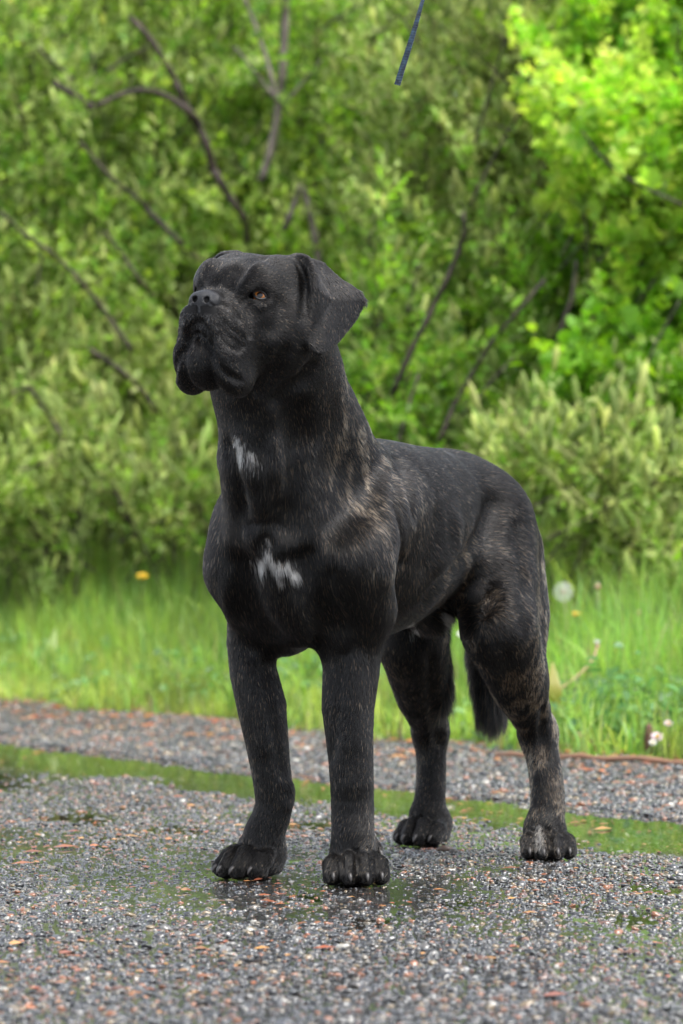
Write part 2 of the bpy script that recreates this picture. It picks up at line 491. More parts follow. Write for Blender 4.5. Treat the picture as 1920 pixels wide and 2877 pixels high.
def blades(name, x, y, h, w, cols, mat, label, lean=.45):
    n = len(x); z = np.maximum(verge_h(x, y), road_h(x, y) * (across(x, y) < EDGE + .2) - 9 * (across(x, y) >= EDGE + .2)) - .006
    cols = cols * (.42 + 1.15 * (.6 * n2(x * 7 + 40, y * 5) + .4 * n2(x * 23, y * 14)))[:, None]
    az = RNG.uniform(0, 6.283, n); ln = np.abs(RNG.normal(0, lean, n)) * h
    fx, fy = np.cos(az), np.sin(az)
    fa = az + math.pi / 2 + RNG.normal(0, .5, n)
    sx, sy = np.cos(fa), np.sin(fa)
    T = [0, .38, .72, 1.0]; WT = [1, .9, .6, .06]
    V = np.zeros((n, 8, 3)); C = np.zeros((n, 8, 3))
    for k, t in enumerate(T):
        cx = x + fx * ln * t ** 2; cy = y + fy * ln * t ** 2
        cz = z + h * t - .5 * (ln ** 2 / np.maximum(h, .01)) * t ** 3
        for s in (0, 1):
            q = (s - .5) * w * WT[k]
            V[:, 2 * k + s] = np.stack([cx + sx * q, cy + sy * q, cz], -1)
            C[:, 2 * k + s] = cols
    F = np.array([(0, 1, 3, 2), (2, 3, 5, 4), (4, 5, 7, 6)])
    FF = (F[None] + (np.arange(n) * 8)[:, None, None]).reshape(-1, 4)
    ob = mesh_obj(name, V.reshape(-1, 3), FF, mat)
    tint(ob, C.reshape(-1, 3))
    tag(ob, label, None, kind="stuff")
    return ob
m_grass = leaf_mat("grass_blade", .42, .48)
def gcol(n, mixy, straw=.05):
    g = np.array([.190, .345, .066]); yv = np.array([.410, .470, .100]); bl = np.array([.170, .310, .120]); st = np.array([.36, .30, .15])
    m = np.clip(mixy + RNG.normal(0, .22, n), 0, 1)[:, None]
    c = g + (yv - g) * m
    b = (RNG.random(n) < .22)[:, None]
    c = np.where(b, c * .5 + bl * .5, c)
    c = c * RNG.uniform(.55, 1.45, (n, 1))
    c = np.clip(c, 0, .7)
    return np.where((RNG.random(n) < straw)[:, None], st * RNG.uniform(.6, 1.1, (n, 1)), c)
def vh(y): return .0795 * y + .5
def dd(x, y):
    s = along(x, y)
    return across(x, y) - EDGE + .15 * (n2(s * 2.6, s * 0 + 1) - .5) + .09 * (n2(s * 8, s * 0 + 5) - .5)
# short turf at the edge
x, y = scatter(lambda x, y: (np.abs(x) < vh(y)) * (dd(x, y) > -.03) * (dd(x, y) < 1.1) * np.clip((.6 * n2(x * 7, y * 5) + .4 * n2(x * 19, y * 12) - .25) * 3.2, .12, 1), (-1.7, 8.2), (1.7, 15.5), 150000)
d = dd(x, y); right = np.clip((x + .1) / .5, 0, 1)
h = (.045 + .10 * np.clip(d / .6, 0, 1) + .05 * right) * RNG.uniform(.5, 1.5, len(x)) * (.7 + .7 * n2(x * 4, y * 3))
blades("grass", x, y, h, RNG.uniform(.0025, .0050, len(x)), gcol(len(x), np.clip(.75 - d * .6 - right * .35 + .5 * (n2(x * 3, y * 2) - .5), 0, 1), .07), m_grass, "short yellow green grass along the road edge", .6)
# long meadow grass in front of the shrubs
x, y = scatter(lambda x, y: (np.abs(x) < vh(y)) * (dd(x, y) > .40) * (dd(x, y) < 2.6) * np.clip(dd(x, y) * 1.2, 0, 1) * np.clip((.6 * n2(x * 4 + 9, y * 2.8) + .4 * n2(x * 13, y * 9) - .22) * 3.0, .15, 1), (-2.0, 9.0), (2.0, 17.5), 150000)
d = dd(x, y)
h = (.13 + .19 * np.clip((d - .3) / 1.0, 0, 1)) * RNG.uniform(.55, 1.45, len(x)) * (.75 + .5 * n2(x * 2.6, y * 2))
blades("meadow_grass", x, y, h, RNG.uniform(.0032, .0085, len(x)), gcol(len(x), .30 + .5 * (n2(x * 2, y * 2) - .5), .03), m_grass, "long lush green grass in front of the shrubs", .5)

# arching tufts that stand out of the turf
tx, ty = scatter(lambda x, y: (np.abs(x) < vh(y)) * (dd(x, y) > .02) * (dd(x, y) < 2.0), (-1.7, 8.3), (1.7, 16), 900)
k = RNG.integers(10, 26, len(tx)); x = np.repeat(tx, k) + RNG.normal(0, .018, k.sum()); y = np.repeat(ty, k) + RNG.normal(0, .018, k.sum())
th = np.repeat(RNG.uniform(.6, 1.4, len(tx)), k); d = dd(x, y)
tm_ = np.repeat(RNG.uniform(-.1, .9, len(tx)), k)
blades("grass_tufts", x, y, th * (.10 + .13 * np.clip(d, 0, 1)) * RNG.uniform(.6, 1.3, len(x)), RNG.uniform(.004, .009, len(x)), gcol(len(x), tm_ * .6, .06), m_grass, "arching tufts of coarse grass on the verge", .8)

# tufts that spill over the edge onto the gravel
tx, ty = scatter(lambda x, y: (np.abs(x) < vh(y)) * (dd(x, y) > -.10) * (dd(x, y) < .16) * (n2(x * 5 + 60, y * 4) > .40), (-1.6, 8.4), (1.6, 14.5), 4200)
k = RNG.integers(8, 22, len(tx)); x = np.repeat(tx, k) + RNG.normal(0, .020, k.sum()); y = np.repeat(ty, k) + RNG.normal(0, .020, k.sum())
th = np.repeat(RNG.uniform(.5, 1.5, len(tx)), k)
blades("edge_tufts", x, y, th * .085 * RNG.uniform(.6, 1.3, len(x)), RNG.uniform(.0030, .0075, len(x)), gcol(len(x), np.repeat(RNG.uniform(-.1, 1.0, len(tx)), k), .09), m_grass, "ragged tufts of grass spilling over the gravel", .95)

# broad low leaves among the grass
def ovals(P, nrm, L, W, cols, name, mat, parent=None, fold=.18):
    """pointed oval leaves, six vertices each, folded along the midrib"""
    n = len(P)
    nrm = nrm / np.linalg.norm(nrm, axis=1)[:, None]
    r = RNG.normal(size=(n, 3)); t = r - nrm * (r * nrm).sum(1)[:, None]; t /= np.linalg.norm(t, axis=1)[:, None]
    s = np.cross(nrm, t)
    tm = [(-.5, 0, 0), (-.08, .5, fold), (.28, .36, fold), (.55, 0, -.05), (.28, -.36, fold), (-.08, -.5, fold)]
    V = np.stack([P + t * (a * L)[:, None] + s * (b * W)[:, None] + nrm * (c * W)[:, None] for a, b, c in tm], 1)
    F = np.array([(0, 3, 2, 1), (0, 5, 4, 3)])
    FF = (F[None] + (np.arange(n) * 6)[:, None, None]).reshape(-1, 4)
    ob = mesh_obj(name, V.reshape(-1, 3), FF, mat, parent)
    tint(ob, np.repeat(cols, 6, 0))
    return ob
m_broad = leaf_mat("broad_leaf", .40, .38, spec=.5)
x, y = scatter(lambda x, y: (np.abs(x) < vh(y)) * (dd(x, y) > 0) * (dd(x, y) < 1.6) * (n2(x * 5 + 3, y * 4) > .5), (-1.7, 8.4), (1.7, 15), 26000)
P = np.column_stack([x, y, verge_h(x, y) + RNG.uniform(.01, .12, len(x)) * np.clip(dd(x, y) * 2 + .3, 0, 1)])
nr = RNG.normal(size=(len(x), 3)) * .5 + np.array([0, -.3, 1])
cl = np.array([.10, .235, .065]) * RNG.uniform(.6, 1.5, (len(x), 1)) + np.array([.03, .02, .01]) * RNG.random((len(x), 1))
ob = ovals(P, nr, RNG.uniform(.018, .055, len(x)), RNG.uniform(.012, .028, len(x)), cl, "clover_leaves", m_broad)
tag(ob, "low clover and herb leaves growing through the grass", None, kind="stuff")

# ------------------------------------------------------------------- flowers and single plants on the verge
def flat_mat(name, c, rough=.5, tr=.0):
    m, n_, l_ = new_mat(name)
    o_ = n_.new("ShaderNodeOutputMaterial"); p_ = n_.new("ShaderNodeBsdfPrincipled")
    nz = n_.new("ShaderNodeTexNoise"); nz.inputs["Scale"].default_value = 90
    mr = n_.new("ShaderNodeMapRange"); mr.inputs[3].default_value = .72; mr.inputs[4].default_value = 1.25
    mu = node(n_, "ShaderNodeMix", data_type='RGBA', blend_type='MULTIPLY'); mu.inputs[0].default_value = 1; mu.inputs[6].default_value = (*c, 1)
    l_.new(nz.outputs[0], mr.inputs[0]); l_.new(mr.outputs[0], mu.inputs[7]); l_.new(mu.outputs[2], p_.inputs["Base Color"])
    p_.inputs["Roughness"].default_value = rough
    if tr:
        t_ = n_.new("ShaderNodeBsdfTranslucent"); mx = n_.new("ShaderNodeMixShader"); mx.inputs[0].default_value = tr
        l_.new(mu.outputs[2], t_.inputs[0]); l_.new(p_.outputs[0], mx.inputs[1]); l_.new(t_.outputs[0], mx.inputs[2]); l_.new(mx.outputs[0], o_.inputs[0])
    else:
        l_.new(p_.outputs[0], o_.inputs[0])
    return m
m_yel = flat_mat("yellow_petal", (.72, .46, .02), .5, .2)
m_whp = flat_mat("white_petal", (.78, .77, .74), .5, .2)
m_pnk = flat_mat("pink_petal", (.72, .55, .62), .5, .2)
m_stem = flat_mat("flower_stem", (.13, .19, .05), .5)
m_dry = flat_mat("dry_stem", (.36, .24, .13), .6)
m_fluff = flat_mat("seed_fluff", (.80, .80, .76), .8, .3)
m_brn = flat_mat("brown_spike", (.10, .042, .022), .7)

def stem_to(top, base_shift=(0, 0), bend=.01):
    b = np.array([top[0] + base_shift[0], top[1] + base_shift[1], 0.0]); b[2] = verge_h(b[:1], b[1:2])[0] - .01
    m = (b + top) / 2 + np.array([bend, 0, 0])
    return spline([b, m, top], 7)
def petals(c, up, r, n, w, tilt, mat, parent, layers=1, name="petal"):
    up = unit(up); t = unit(np.cross(up, [.3, .9, .1])); s = np.cross(up, t)
    V, F = [], []
    for l in range(layers):
        rr = r * (1 - .28 * l)
        for k in range(n):
            a = 2 * math.pi * (k + .5 * l) / n + RNG.normal(0, .06)
            d = t * math.cos(a) + s * math.sin(a); e = np.cross(up, d)
            ti = tilt + .28 * l
            tip = d * math.cos(ti) + up * math.sin(ti)
            b = len(V)
            V += [c + d * rr * .12 - e * w * .3, c + d * rr * .12 + e * w * .3, c + tip * rr * .7 + e * w, c + tip * rr, c + tip * rr * .7 - e * w]
            F += [(b, b + 1, b + 2, b + 4), (b + 4, b + 2, b + 3)]
    return mesh_obj(name, V, F, mat, parent, smooth=False)
def ballmesh(c, r, mat, parent, name, sq=(1, 1, 1), nu=10, nv=7):
    V, F = sphere_small(nu, nv)
    V = np.array(V) * r * np.array(sq) + c
    return mesh_obj(name, V, F, mat, parent)
def sphere_small(nu, nv):
    V = [(0, 0, 1)]
    for i in range(1, nv):
        t = math.pi * i / nv
        V += [(math.sin(t) * math.cos(2 * math.pi * j / nu), math.sin(t) * math.sin(2 * math.pi * j / nu), math.cos(t)) for j in range(nu)]
    V.append((0, 0, -1))
    F = [(0, 1 + j, 1 + (j + 1) % nu) for j in range(nu)]
    for i in range(nv - 2):
        for j in range(nu):
            a = 1 + i * nu + j; b = 1 + i * nu + (j + 1) % nu
            F.append((a, a + nu, b + nu, b))
    L = len(V) - 1
    F += [(L, L - nu + (j + 1) % nu, L - nu + j) for j in range(nu)]
    return V, F
def add_stem(path, r, mat, parent, name="stem"):
    V, F = tube_mesh(path, np.linspace(r, r * .75, len(path)), 6)
    return mesh_obj(name, V, F, mat, parent)
def yellow_flower(u, v, Y, r, label):
    root = empty("dandelion_flower"); tag(root, label, "flower", "yellow flowers in the grass")
    top = pix(u, v, Y)
    add_stem(stem_to(top), .0016, m_stem, root)
    ballmesh(top - np.array([0, 0, r * .25]), r * .38, m_stem, root, "calyx", nu=8, nv=5)
    petals(top, (0, -.45, 1), r, 15, r * .13, .12, m_yel, root, 3)
    return root
def daisy(u, v, Y, r, mat, label, group, lean=(0, 0)):
    root = empty("daisy"); tag(root, label, "flower", group)
    top = pix(u, v, Y)
    add_stem(stem_to(top, lean), .0010, m_stem, root)
    petals(top, (0, -.7, .8), r, 14, r * .16, .15, mat, root, 2)
    ballmesh(top + np.array([0, -.7, .8]) * r * .12, r * .30, m_yel, root, "flower_centre", nu=8, nv=5)
    return root
yellow_flower(327, 1322, 13.1, .0205, "bright yellow dandelion left of the dog's shoulder in the long grass")
yellow_flower(288, 1253, 14.3, .0150, "dim small yellow flower highest at left below the shrubs")
yellow_flower(1323, 1409, 11.2, .0135, "yellow dandelion just below the white seed head")
yellow_flower(868, 1492, 12.4, .010, "yellow flower glimpsed between the dog's front and hind legs")
WD = "white daisies in the grass"
daisy(1059, 1455, 10.9, .0115, m_whp, "white daisy under the dog's belly beside the tail", WD)
daisy(1005, 1563, 10.38, .0090, m_whp, "left one of two white daisies low between the hind legs", WD)
daisy(1034, 1571, 10.36, .0090, m_whp, "right one of two white daisies low between the hind legs", WD)
daisy(1019, 1608, 10.34, .0060, m_whp, "tiny white daisy below the pair between the hind legs", WD)
daisy(1620 / 1.2245, 2003 / 1.2245, 10.6, .0060, m_whp, "small white daisy right of the hind leg with brindle stripes", WD)
PD = "pink white daisies at the right road edge"
daisy(1508, 1691, 9.36, .0155, m_pnk, "largest pinkish daisy beside the brown spike at right", PD, (.05, 0))
daisy(1498, 1704, 9.34, .0095, m_whp, "small daisy tucked under the largest pinkish one", PD, (.05, 0))
daisy(1534, 1660, 9.40, .0105, m_pnk, "pinkish daisy topmost of those by the brown spike", PD, (.04, 0))
daisy(1505, 1752, 9.22, .0095, m_whp, "white daisy lying lowest above the stick at right", PD, (.05, .02))

# leafy clump hanging over the road edge at the right
herb = empty("herb_clump"); tag(herb, "dark leafy weed clump hanging over the stick at right", "weed")
cx, cy = ground_pt(1450, 1735)
k = 620
hx_ = cx + RNG.normal(0, .13, k) * 1.0; hy_ = cy + .10 + RNG.normal(0, .13, k)
hz_ = .02 + np.abs(RNG.normal(0, .055, k)) * np.clip(1.2 - np.abs(hx_ - cx) * 3, .3, 1)
P = np.column_stack([hx_, hy_, np.maximum(verge_h(hx_, hy_), .0) + hz_])
lf = ovals(P, RNG.normal(size=(k, 3)) * .6 + np.array([0, -.5, .9]), RNG.uniform(.022, .060, k), RNG.uniform(.012, .026, k), np.array([.085, .20, .055]) * RNG.uniform(.6, 1.6, (k, 1)), "foliage", m_broad, herb)
lf["kind"] = "stuff"
for a in range(7):
    p0 = np.array([cx + RNG.normal(0, .06), cy + .12, 0.0]); p0[2] = verge_h(p0[:1], p0[1:2])[0] - .01
    p1 = p0 + np.array([RNG.normal(0, .08), RNG.normal(-.06, .05), RNG.uniform(.06, .12)])
    add_stem(spline([p0, (p0 + p1) / 2 + np.array([0, 0, .02]), p1], 6), .0018, m_stem, herb)

# seed head
clock = empty("dandelion_clock"); tag(clock, "round white dandelion seed head on a pale stem right of the dog", "seed head")
ctop = pix(1293, 1358, 11.3)
add_stem(stem_to(ctop, (.01, 0)), .0022, flat_mat("pale_stem", (.32, .34, .16), .5), clock)
ballmesh(ctop, .0055, m_dry, clock, "receptacle", nu=8, nv=6)
V, F = [], []
for k in range(72):
    z_ = 1 - 2 * (k + .5) / 72; a = k * 2.399963
    d = np.array([math.sqrt(1 - z_ * z_) * math.cos(a), math.sqrt(1 - z_ * z_) * math.sin(a), z_])
    tip = ctop + d * .0235; t = unit(np.cross(d, [.2, .5, .8])); s = np.cross(d, t)
    b = len(V); V += [ctop + d * .005, tip + t * .0004, tip - t * .0004]; F.append((b, b + 1, b + 2))
    for j in range(6):
        q = 2 * math.pi * j / 6; e = t * math.cos(q) + s * math.sin(q); f = np.cross(d, e)
        b = len(V); V += [tip, tip + e * .0058 + d * .0022 + f * .0006, tip + e * .0058 + d * .0022 - f * .0006]; F.append((b, b + 1, b + 2))
fl = mesh_obj("seed_plumes", V, F, m_fluff, clock, smooth=False); fl["kind"] = "stuff"

def bud_stem(u, v, Y, label, r, h, mat=None):
    root = empty("spent_flower"); tag(root, label, "flower", "spent dandelion heads")
    top = pix(u, v, Y)
    add_stem(stem_to(top, (-.004, 0)), .0022, mat or flat_mat("green_stem", (.26, .29, .13), .5), root)
    ballmesh(top, r, m_dry, root, "bud", (1, 1, h), 8, 6)
    petals(top + np.array([0, 0, r * .8]), (0, 0, 1), r * .9, 7, r * .2, 1.1, m_fluff, root, 1, "bract")
    return root
bud_stem(1372, 1347, 11.2, "spent dandelion head on a tall pale stem right of the seed head", .0075, 1.1)
bud_stem(1465, 1408, 11.4, "closed yellowish dandelion bud further right in the grass", .0065, 1.5)
# bent dry stalk
st = empty("dry_stalk"); tag(st, "bent tan dry stalk leaning to the right in the grass", "stalk")
path = spline([pix(1289, 1578, 10.2), pix(1330, 1547, 10.25), pix(1362, 1510, 10.35), pix(1371, 1482, 10.4)], 10)
path = np.vstack([[path[0][0] - .03, path[0][1] + .03, verge_h(path[0][:1], path[0][1:2])[0] - .01], path])
add_stem(path, .0036, m_dry, st, "stalk")
ballmesh(path[-1], .006, m_dry, st, "spent_head", (1, 1, 1.3), 8, 6)
petals(path[-1] + np.array([0, 0, .004]), (0, 0, 1), .014, 7, .003, .9, m_fluff, st, 1, "bract")
# yellowed broad leaf behind the hind leg
def big_leaf(name, pts, widths, mat, label, cat, tilt=(0, -.3, .2)):
    P = spline(pts, 9); W = np.interp(np.linspace(0, 1, 9), np.linspace(0, 1, len(widths)), widths)
    T = np.gradient(P, axis=0); V, F = [], []
    for i in range(9):
        s = unit(np.cross(T[i], [0, -1, .2]))
        for k, o in ((-1, .0), (-.5, .25), (0, 0), (.5, .25), (1, .0)):
            V.append(P[i] + s * W[i] * k + np.array([0, -1, 0]) * W[i] * o * .6)
    for i in range(8):
        for k in range(4):
            a = i * 5 + k; F.append((a, a + 1, a + 6, a + 5))
    ob = mesh_obj(name, V, F, mat)
    tag(ob, label, cat)
    return ob
big_leaf("dock_leaf", [pix(1278, 1625, 10.0), pix(1272, 1580, 10.0), pix(1268, 1520, 10.05)], [.006, .016, .019, .012, .002], flat_mat("yellowed_leaf", (.28, .26, .03), .4, .35), "upright yellowed dock leaf behind the rear leg at right", "leaf")
big_leaf("plantain_leaf", [pix(110, 1530, 12.7), pix(118, 1490, 12.7), pix(128, 1440, 12.75)], [.004, .014, .016, .010, .001], flat_mat("lime_leaf", (.20, .30, .04), .4, .35), "lime green plantain leaf upright in the turf at far left", "leaf")
# brown flower spike at right
sp_ = empty("plantain_spike"); tag(sp_, "dark brown plantain spike standing behind the pinkish daisies", "flower spike")
top = pix(1489, 1660, 9.45)
add_stem(stem_to(top - np.array([0, 0, .05])), .0022, m_stem, sp_)
V, F = tube_mesh([top - np.array([0, 0, .066 * (1 - t)]) for t in np.linspace(0, 1, 8)], [.003, .009, .0105, .0105, .010, .009, .007, .003], 9)
mesh_obj("flower_head", V, F, m_brn, sp_)

# stick along the verge
gx0, gy0 = ground_pt(1140, 1757); gx1, gy1 = ground_pt(1640, 1783)
path = []
for t in np.linspace(0, 1, 16):
    x = gx0 + (gx1 - gx0) * t; y = gy0 + (gy1 - gy0) * t
    path.append([x + .006 * math.sin(t * 9), y + .012 * math.sin(t * 13 + 1), max(road_h(np.array([x]), np.array([y]))[0], verge_h(np.array([x]), np.array([y]))[0]) + .012 + .003 * math.sin(t * 21)])
V, F = tube_mesh(path, [.0045 + .0028 * t + .0012 * math.sin(t * 37) for t in np.linspace(0, 1, 16)], 8)
stick = mesh_obj("stick", V, F, flat_mat("wet_bark_stick", (.27, .14, .08), .45))
tag(stick, "long thin reddish stick lying along the road edge at right", "stick")
# stone and leaves at the grass edge
def rock(u, v, r, c, label, name="stone", sq=(1.3, 1, .75)):
    x, Y = ground_pt(u, v)
    z = max(road_h(np.array([x]), np.array([Y]))[0], verge_h(np.array([x]), np.array([Y]))[0])
    V, F = sphere_small(14, 10); V = np.array(V)
    V = V * (1 + .22 * (vnoise(V * 1.6 + u) - .5)[:, None] + .12 * (vnoise(V * 3.7 + v) - .5)[:, None]) * r * np.array(sq) + np.array([x, Y, z + r * sq[2] * .5])
    ob = mesh_obj(name, V, F, flat_mat(name + "_surface", c, .4)); tag(ob, label, "stone")
    return ob
rock(713, 1672, .019, (.12, .125, .14), "grey stone at the grass edge between the front legs")
rock(521, 1737, .016, (.055, .038, .030), "dark brown clod beside the puddle left of the front leg", "clod", (1.5, 1, .6))
rock(1022, 1951, .0085, (.08, .05, .035), "brown crumb on the road just right of the far hind paw", "clod", (1.7, 1, .7))
rock(1042, 1948 + 8, .0065, (.05, .045, .04), "dark pebble right of the brown crumb by the hind paw", "pebble", (1.2, 1, .8))
# =================================================================== shrubs and trees behind the verge
m_leafy = leaf_mat("shrub_leaf", .45, .50)
m_catkin = leaf_mat("willow_catkin", .75, .40, spec=.15)
def bark(name, a, b):
    m, n_, l_ = new_mat(name)
    o_ = n_.new("ShaderNodeOutputMaterial"); p_ = n_.new("ShaderNodeBsdfPrincipled")
    tc = n_.new("ShaderNodeTexCoord"); mp = n_.new("ShaderNodeMapping"); mp.inputs["Scale"].default_value = (40, 40, 9)
    nz = n_.new("ShaderNodeTexNoise"); nz.inputs["Detail"].default_value = 6; nz.inputs["Scale"].default_value = 1
    cr = n_.new("ShaderNodeValToRGB"); cr.color_ramp.elements[0].position = .38; cr.color_ramp.elements[1].position = .66
    cr.color_ramp.elements[0].color = (*a, 1); cr.color_ramp.elements[1].color = (*b, 1)
    bp = n_.new("ShaderNodeBump"); bp.inputs["Strength"].default_value = .6; bp.inputs["Distance"].default_value = .006
    l_.new(tc.outputs["Object"], mp.inputs[0]); l_.new(mp.outputs[0], nz.inputs["Vector"]); l_.new(nz.outputs[0], cr.inputs[0])
    l_.new(cr.outputs[0], p_.inputs["Base Color"]); l_.new(nz.outputs[0], bp.inputs["Height"]); l_.new(bp.outputs[0], p_.inputs["Normal"])
    p_.inputs["Roughness"].default_value = .75; l_.new(p_.outputs[0], o_.inputs[0])
    return m
m_dark = bark("dark_bark", (.022, .015, .011), (.075, .052, .038))
m_grey = bark("grey_bark", (.075, .062, .048), (.19, .16, .125))
PXM = 1.0128e-4

def branch(pts, w0, w1, Y, mat, parent, dy=0.0):
    """a branch seen at these places of the photograph; widths in its pixels"""
    n = max(8, len(pts) * 4)
    Y = Y - .42; w0 = w0 * .98; w1 = w1 * .98
    q = spline(pts, n)
    wob = np.cumsum(RNG.normal(0, .012, n))
    yy = Y + dy * np.linspace(0, 1, n) + wob - wob.mean()
    P = np.array([pix(a, b, c) for (a, b), c in zip(q, yy)])
    R = np.linspace(w0, w1, n) * .5 * PXM * Y * (1 + .10 * np.sin(np.arange(n) * 1.7))
    V, F = tube_mesh(P, R, 8)
    ob = mesh_obj("branch", V, F, mat, parent)
    return P

def twigs(paths, n, reach, up, spread):
    """short side shoots from the branches: start, direction, length"""
    S = []
    for P in paths:
        L = np.linalg.norm(np.diff(P, axis=0), axis=1).sum()
        k = max(3, int(n * L))
        t = RNG.random(k) * (len(P) - 1); i = t.astype(int); f = (t - i)[:, None]
        b = P[i] * (1 - f) + P[np.minimum(i + 1, len(P) - 1)] * f
        d = RNG.normal(size=(k, 3)) * spread + np.array(up)
        d /= np.linalg.norm(d, axis=1)[:, None]
        S.append(np.hstack([b, d, (reach * RNG.uniform(.4, 1.3, k))[:, None]]))
    return np.vstack(S)

def leaves_on(S, per, size, pal, name, parent, mat, asp=.55, jit=.03):
    k = len(S) * per
    r = np.repeat(S, per, 0); t = RNG.random(k) ** .7
    P = r[:, :3] + r[:, 3:6] * (r[:, 6] * t)[:, None] + RNG.normal(0, jit, (k, 3))
    nr = RNG.normal(size=(k, 3)) * .8 + np.array([0, -.55, .75])
    L = size * RNG.uniform(.6, 1.35, k)
    c = np.array(pal)[RNG.integers(0, len(pal), k)] * RNG.uniform(.62, 1.4, (k, 1))
    ob = ovals(P, nr, L, L * asp, c, name, mat, parent)
    ob["kind"] = "stuff"
    return ob

def catkins_on(S, per, L0, pal, parent, name="catkins"):
    """soft pale spikes standing up along the shoots"""
    k = len(S) * per
    r = np.repeat(S, per, 0); t = RNG.uniform(.3, 1.05, k)
    P = r[:, :3] + r[:, 3:6] * (r[:, 6] * t)[:, None] + RNG.normal(0, .012, (k, 3))
    d = r[:, 3:6] * .8 + RNG.normal(0, .28, (k, 3)) + np.array([0, -.1, .55])
    d /= np.linalg.norm(d, axis=1)[:, None]
    L = L0 * RNG.uniform(.6, 1.3, k); R = L * RNG.uniform(.10, .15, k)
    x = np.cross(d, RNG.normal(size=(k, 3))); x /= np.linalg.norm(x, axis=1)[:, None]; y = np.cross(d, x)
    seg = 4; prof = [(0, .3), (.3, 1.0), (.72, .85), (1.0, .05)]
    V = np.zeros((k, len(prof) * seg, 3))
    for i, (a, b) in enumerate(prof):
        for j in range(seg):
            q = 2 * math.pi * j / seg + .4 * i
            rr = R * b * RNG.uniform(.7, 1.3, k)
            V[:, i * seg + j] = P + d * (L * a)[:, None] + x * (rr * math.cos(q))[:, None] + y * (rr * math.sin(q))[:, None]
    F = []
    for i in range(len(prof) - 1):
        for j in range(seg):
            j2 = (j + 1) % seg
            F.append((i * seg + j, i * seg + j2, (i + 1) * seg + j2, (i + 1) * seg + j))
    F = np.array(F); m = len(prof) * seg
    FF = (F[None] + (np.arange(k) * m)[:, None, None]).reshape(-1, 4)
    ob = mesh_obj(name, V.reshape(-1, 3), FF, m_catkin, parent)
    c = np.array(pal)[RNG.integers(0, len(pal), k)] * (r[:, 7] * RNG.uniform(.75, 1.2, k))[:, None]
    tint(ob, np.repeat(np.clip(c, 0, .8), m, 0))
    ob["kind"] = "stuff"
    return ob

def boughs(boxes, n):
    """boughs of a crown inside these boxes (u0, v0, u1, v1, Y0, Y1, share): a stick each and the shoots that fan out of it"""
    sticks, S = [], []
    for u0, v0, u1, v1, y0, y1, k in boxes:
        for _ in range(max(2, int(n * k))):
            Y = RNG.uniform(y0, y1)
            c = pix(RNG.uniform(u0, u1), RNG.uniform(v0, v1), Y)
            d = RNG.normal(size=3) * np.array([.55, .35, .3]) + np.array([0, -.25, .75]); d /= np.linalg.norm(d)
            L = RNG.uniform(.25, .55)
            P = spline([c - d * L * .6 + RNG.normal(0, .03, 3), c, c + d * L * .5 + RNG.normal(0, .03, 3)], 5)
            sticks.append(P)
            tone = RNG.uniform(.78, 1.55)
            m = RNG.integers(9, 16)
            t = np.sort(RNG.uniform(.1, 1, m)) * 4; i = np.minimum(t.astype(int), 3); f = (t - i)[:, None]
            b = P[i] * (1 - f) + P[i + 1] * f
            e = d * .9 + RNG.normal(size=(m, 3)) * np.array([.55, .45, .35]) + np.array([0, -.1, .3])
            e /= np.linalg.norm(e, axis=1)[:, None]
            S.append(np.column_stack([b, e, RNG.uniform(.07, .21, m), np.full(m, tone) * RNG.uniform(.85, 1.25, m)]))
    return sticks, np.vstack(S)

def sprays(S, per, size, pal, name, parent, mat, asp):
    """leaves set along each shoot, small at the tip, standing off it like a feather"""
    n = len(S); k = n * per
    r = np.repeat(S, per, 0)
    t = np.tile((np.arange(per) + .5) / per, n) + RNG.normal(0, .04, k)
    ax = r[:, 3:6]
    q = RNG.normal(size=(k, 3)); q -= ax * (q * ax).sum(1)[:, None]; q /= np.linalg.norm(q, axis=1)[:, None]
    d = ax * RNG.uniform(.3, 1.0, k)[:, None] + q * .8; d /= np.linalg.norm(d, axis=1)[:, None]
    L = size * RNG.uniform(.6, 1.3, k) * (1.15 - .55 * np.clip(t, 0, 1))
    P = r[:, :3] + ax * (r[:, 6] * t)[:, None] + d * (L * .55)[:, None]
    nr = np.cross(d, RNG.normal(size=(k, 3)) + np.array([0, .0, .0])); nr /= np.linalg.norm(nr, axis=1)[:, None]
    nr *= np.sign(nr[:, 2:3] + .35 * RNG.normal(size=(k, 1)) + 1e-6)
    s = np.cross(nr, d)
    W = L * asp * RNG.uniform(.8, 1.2, k)
    pick = RNG.integers(0, len(pal), n)
    swap = RNG.random(k) < .35
    c = np.array(pal)[np.where(swap, RNG.integers(0, len(pal), k), np.repeat(pick, per))] * (r[:, 7] * RNG.uniform(.75, 1.25, k))[:, None]
    tm = [(-.5, 0, 0), (-.08, .5, .16), (.28, .36, .16), (.55, 0, -.06), (.28, -.36, .16), (-.08, -.5, .16)]
    V = np.stack([P + d * (a * L)[:, None] + s * (b_ * W)[:, None] + nr * (e * W)[:, None] for a, b_, e in tm], 1)
    F = np.array([(0, 3, 2, 1), (0, 5, 4, 3)])
    FF = (F[None] + (np.arange(k) * 6)[:, None, None]).reshape(-1, 4)
    ob = mesh_obj(name, V.reshape(-1, 3), FF, mat, parent)
    tint(ob, np.repeat(np.clip(c, 0, .8), 6, 0))
    ob["kind"] = "stuff"
    return ob
def twig_wood(paths, r, mat, parent):
    V, F = [], []
    for P in paths:
        v, f = tube_mesh(P, np.linspace(r, r * .45, len(P)), 4, cap=False)
        o = len(V); V += v; F += [tuple(i + o for i in q) for q in f]
    ob = mesh_obj("twigs", V, F, mat, parent); ob["kind"] = "stuff"
    return ob

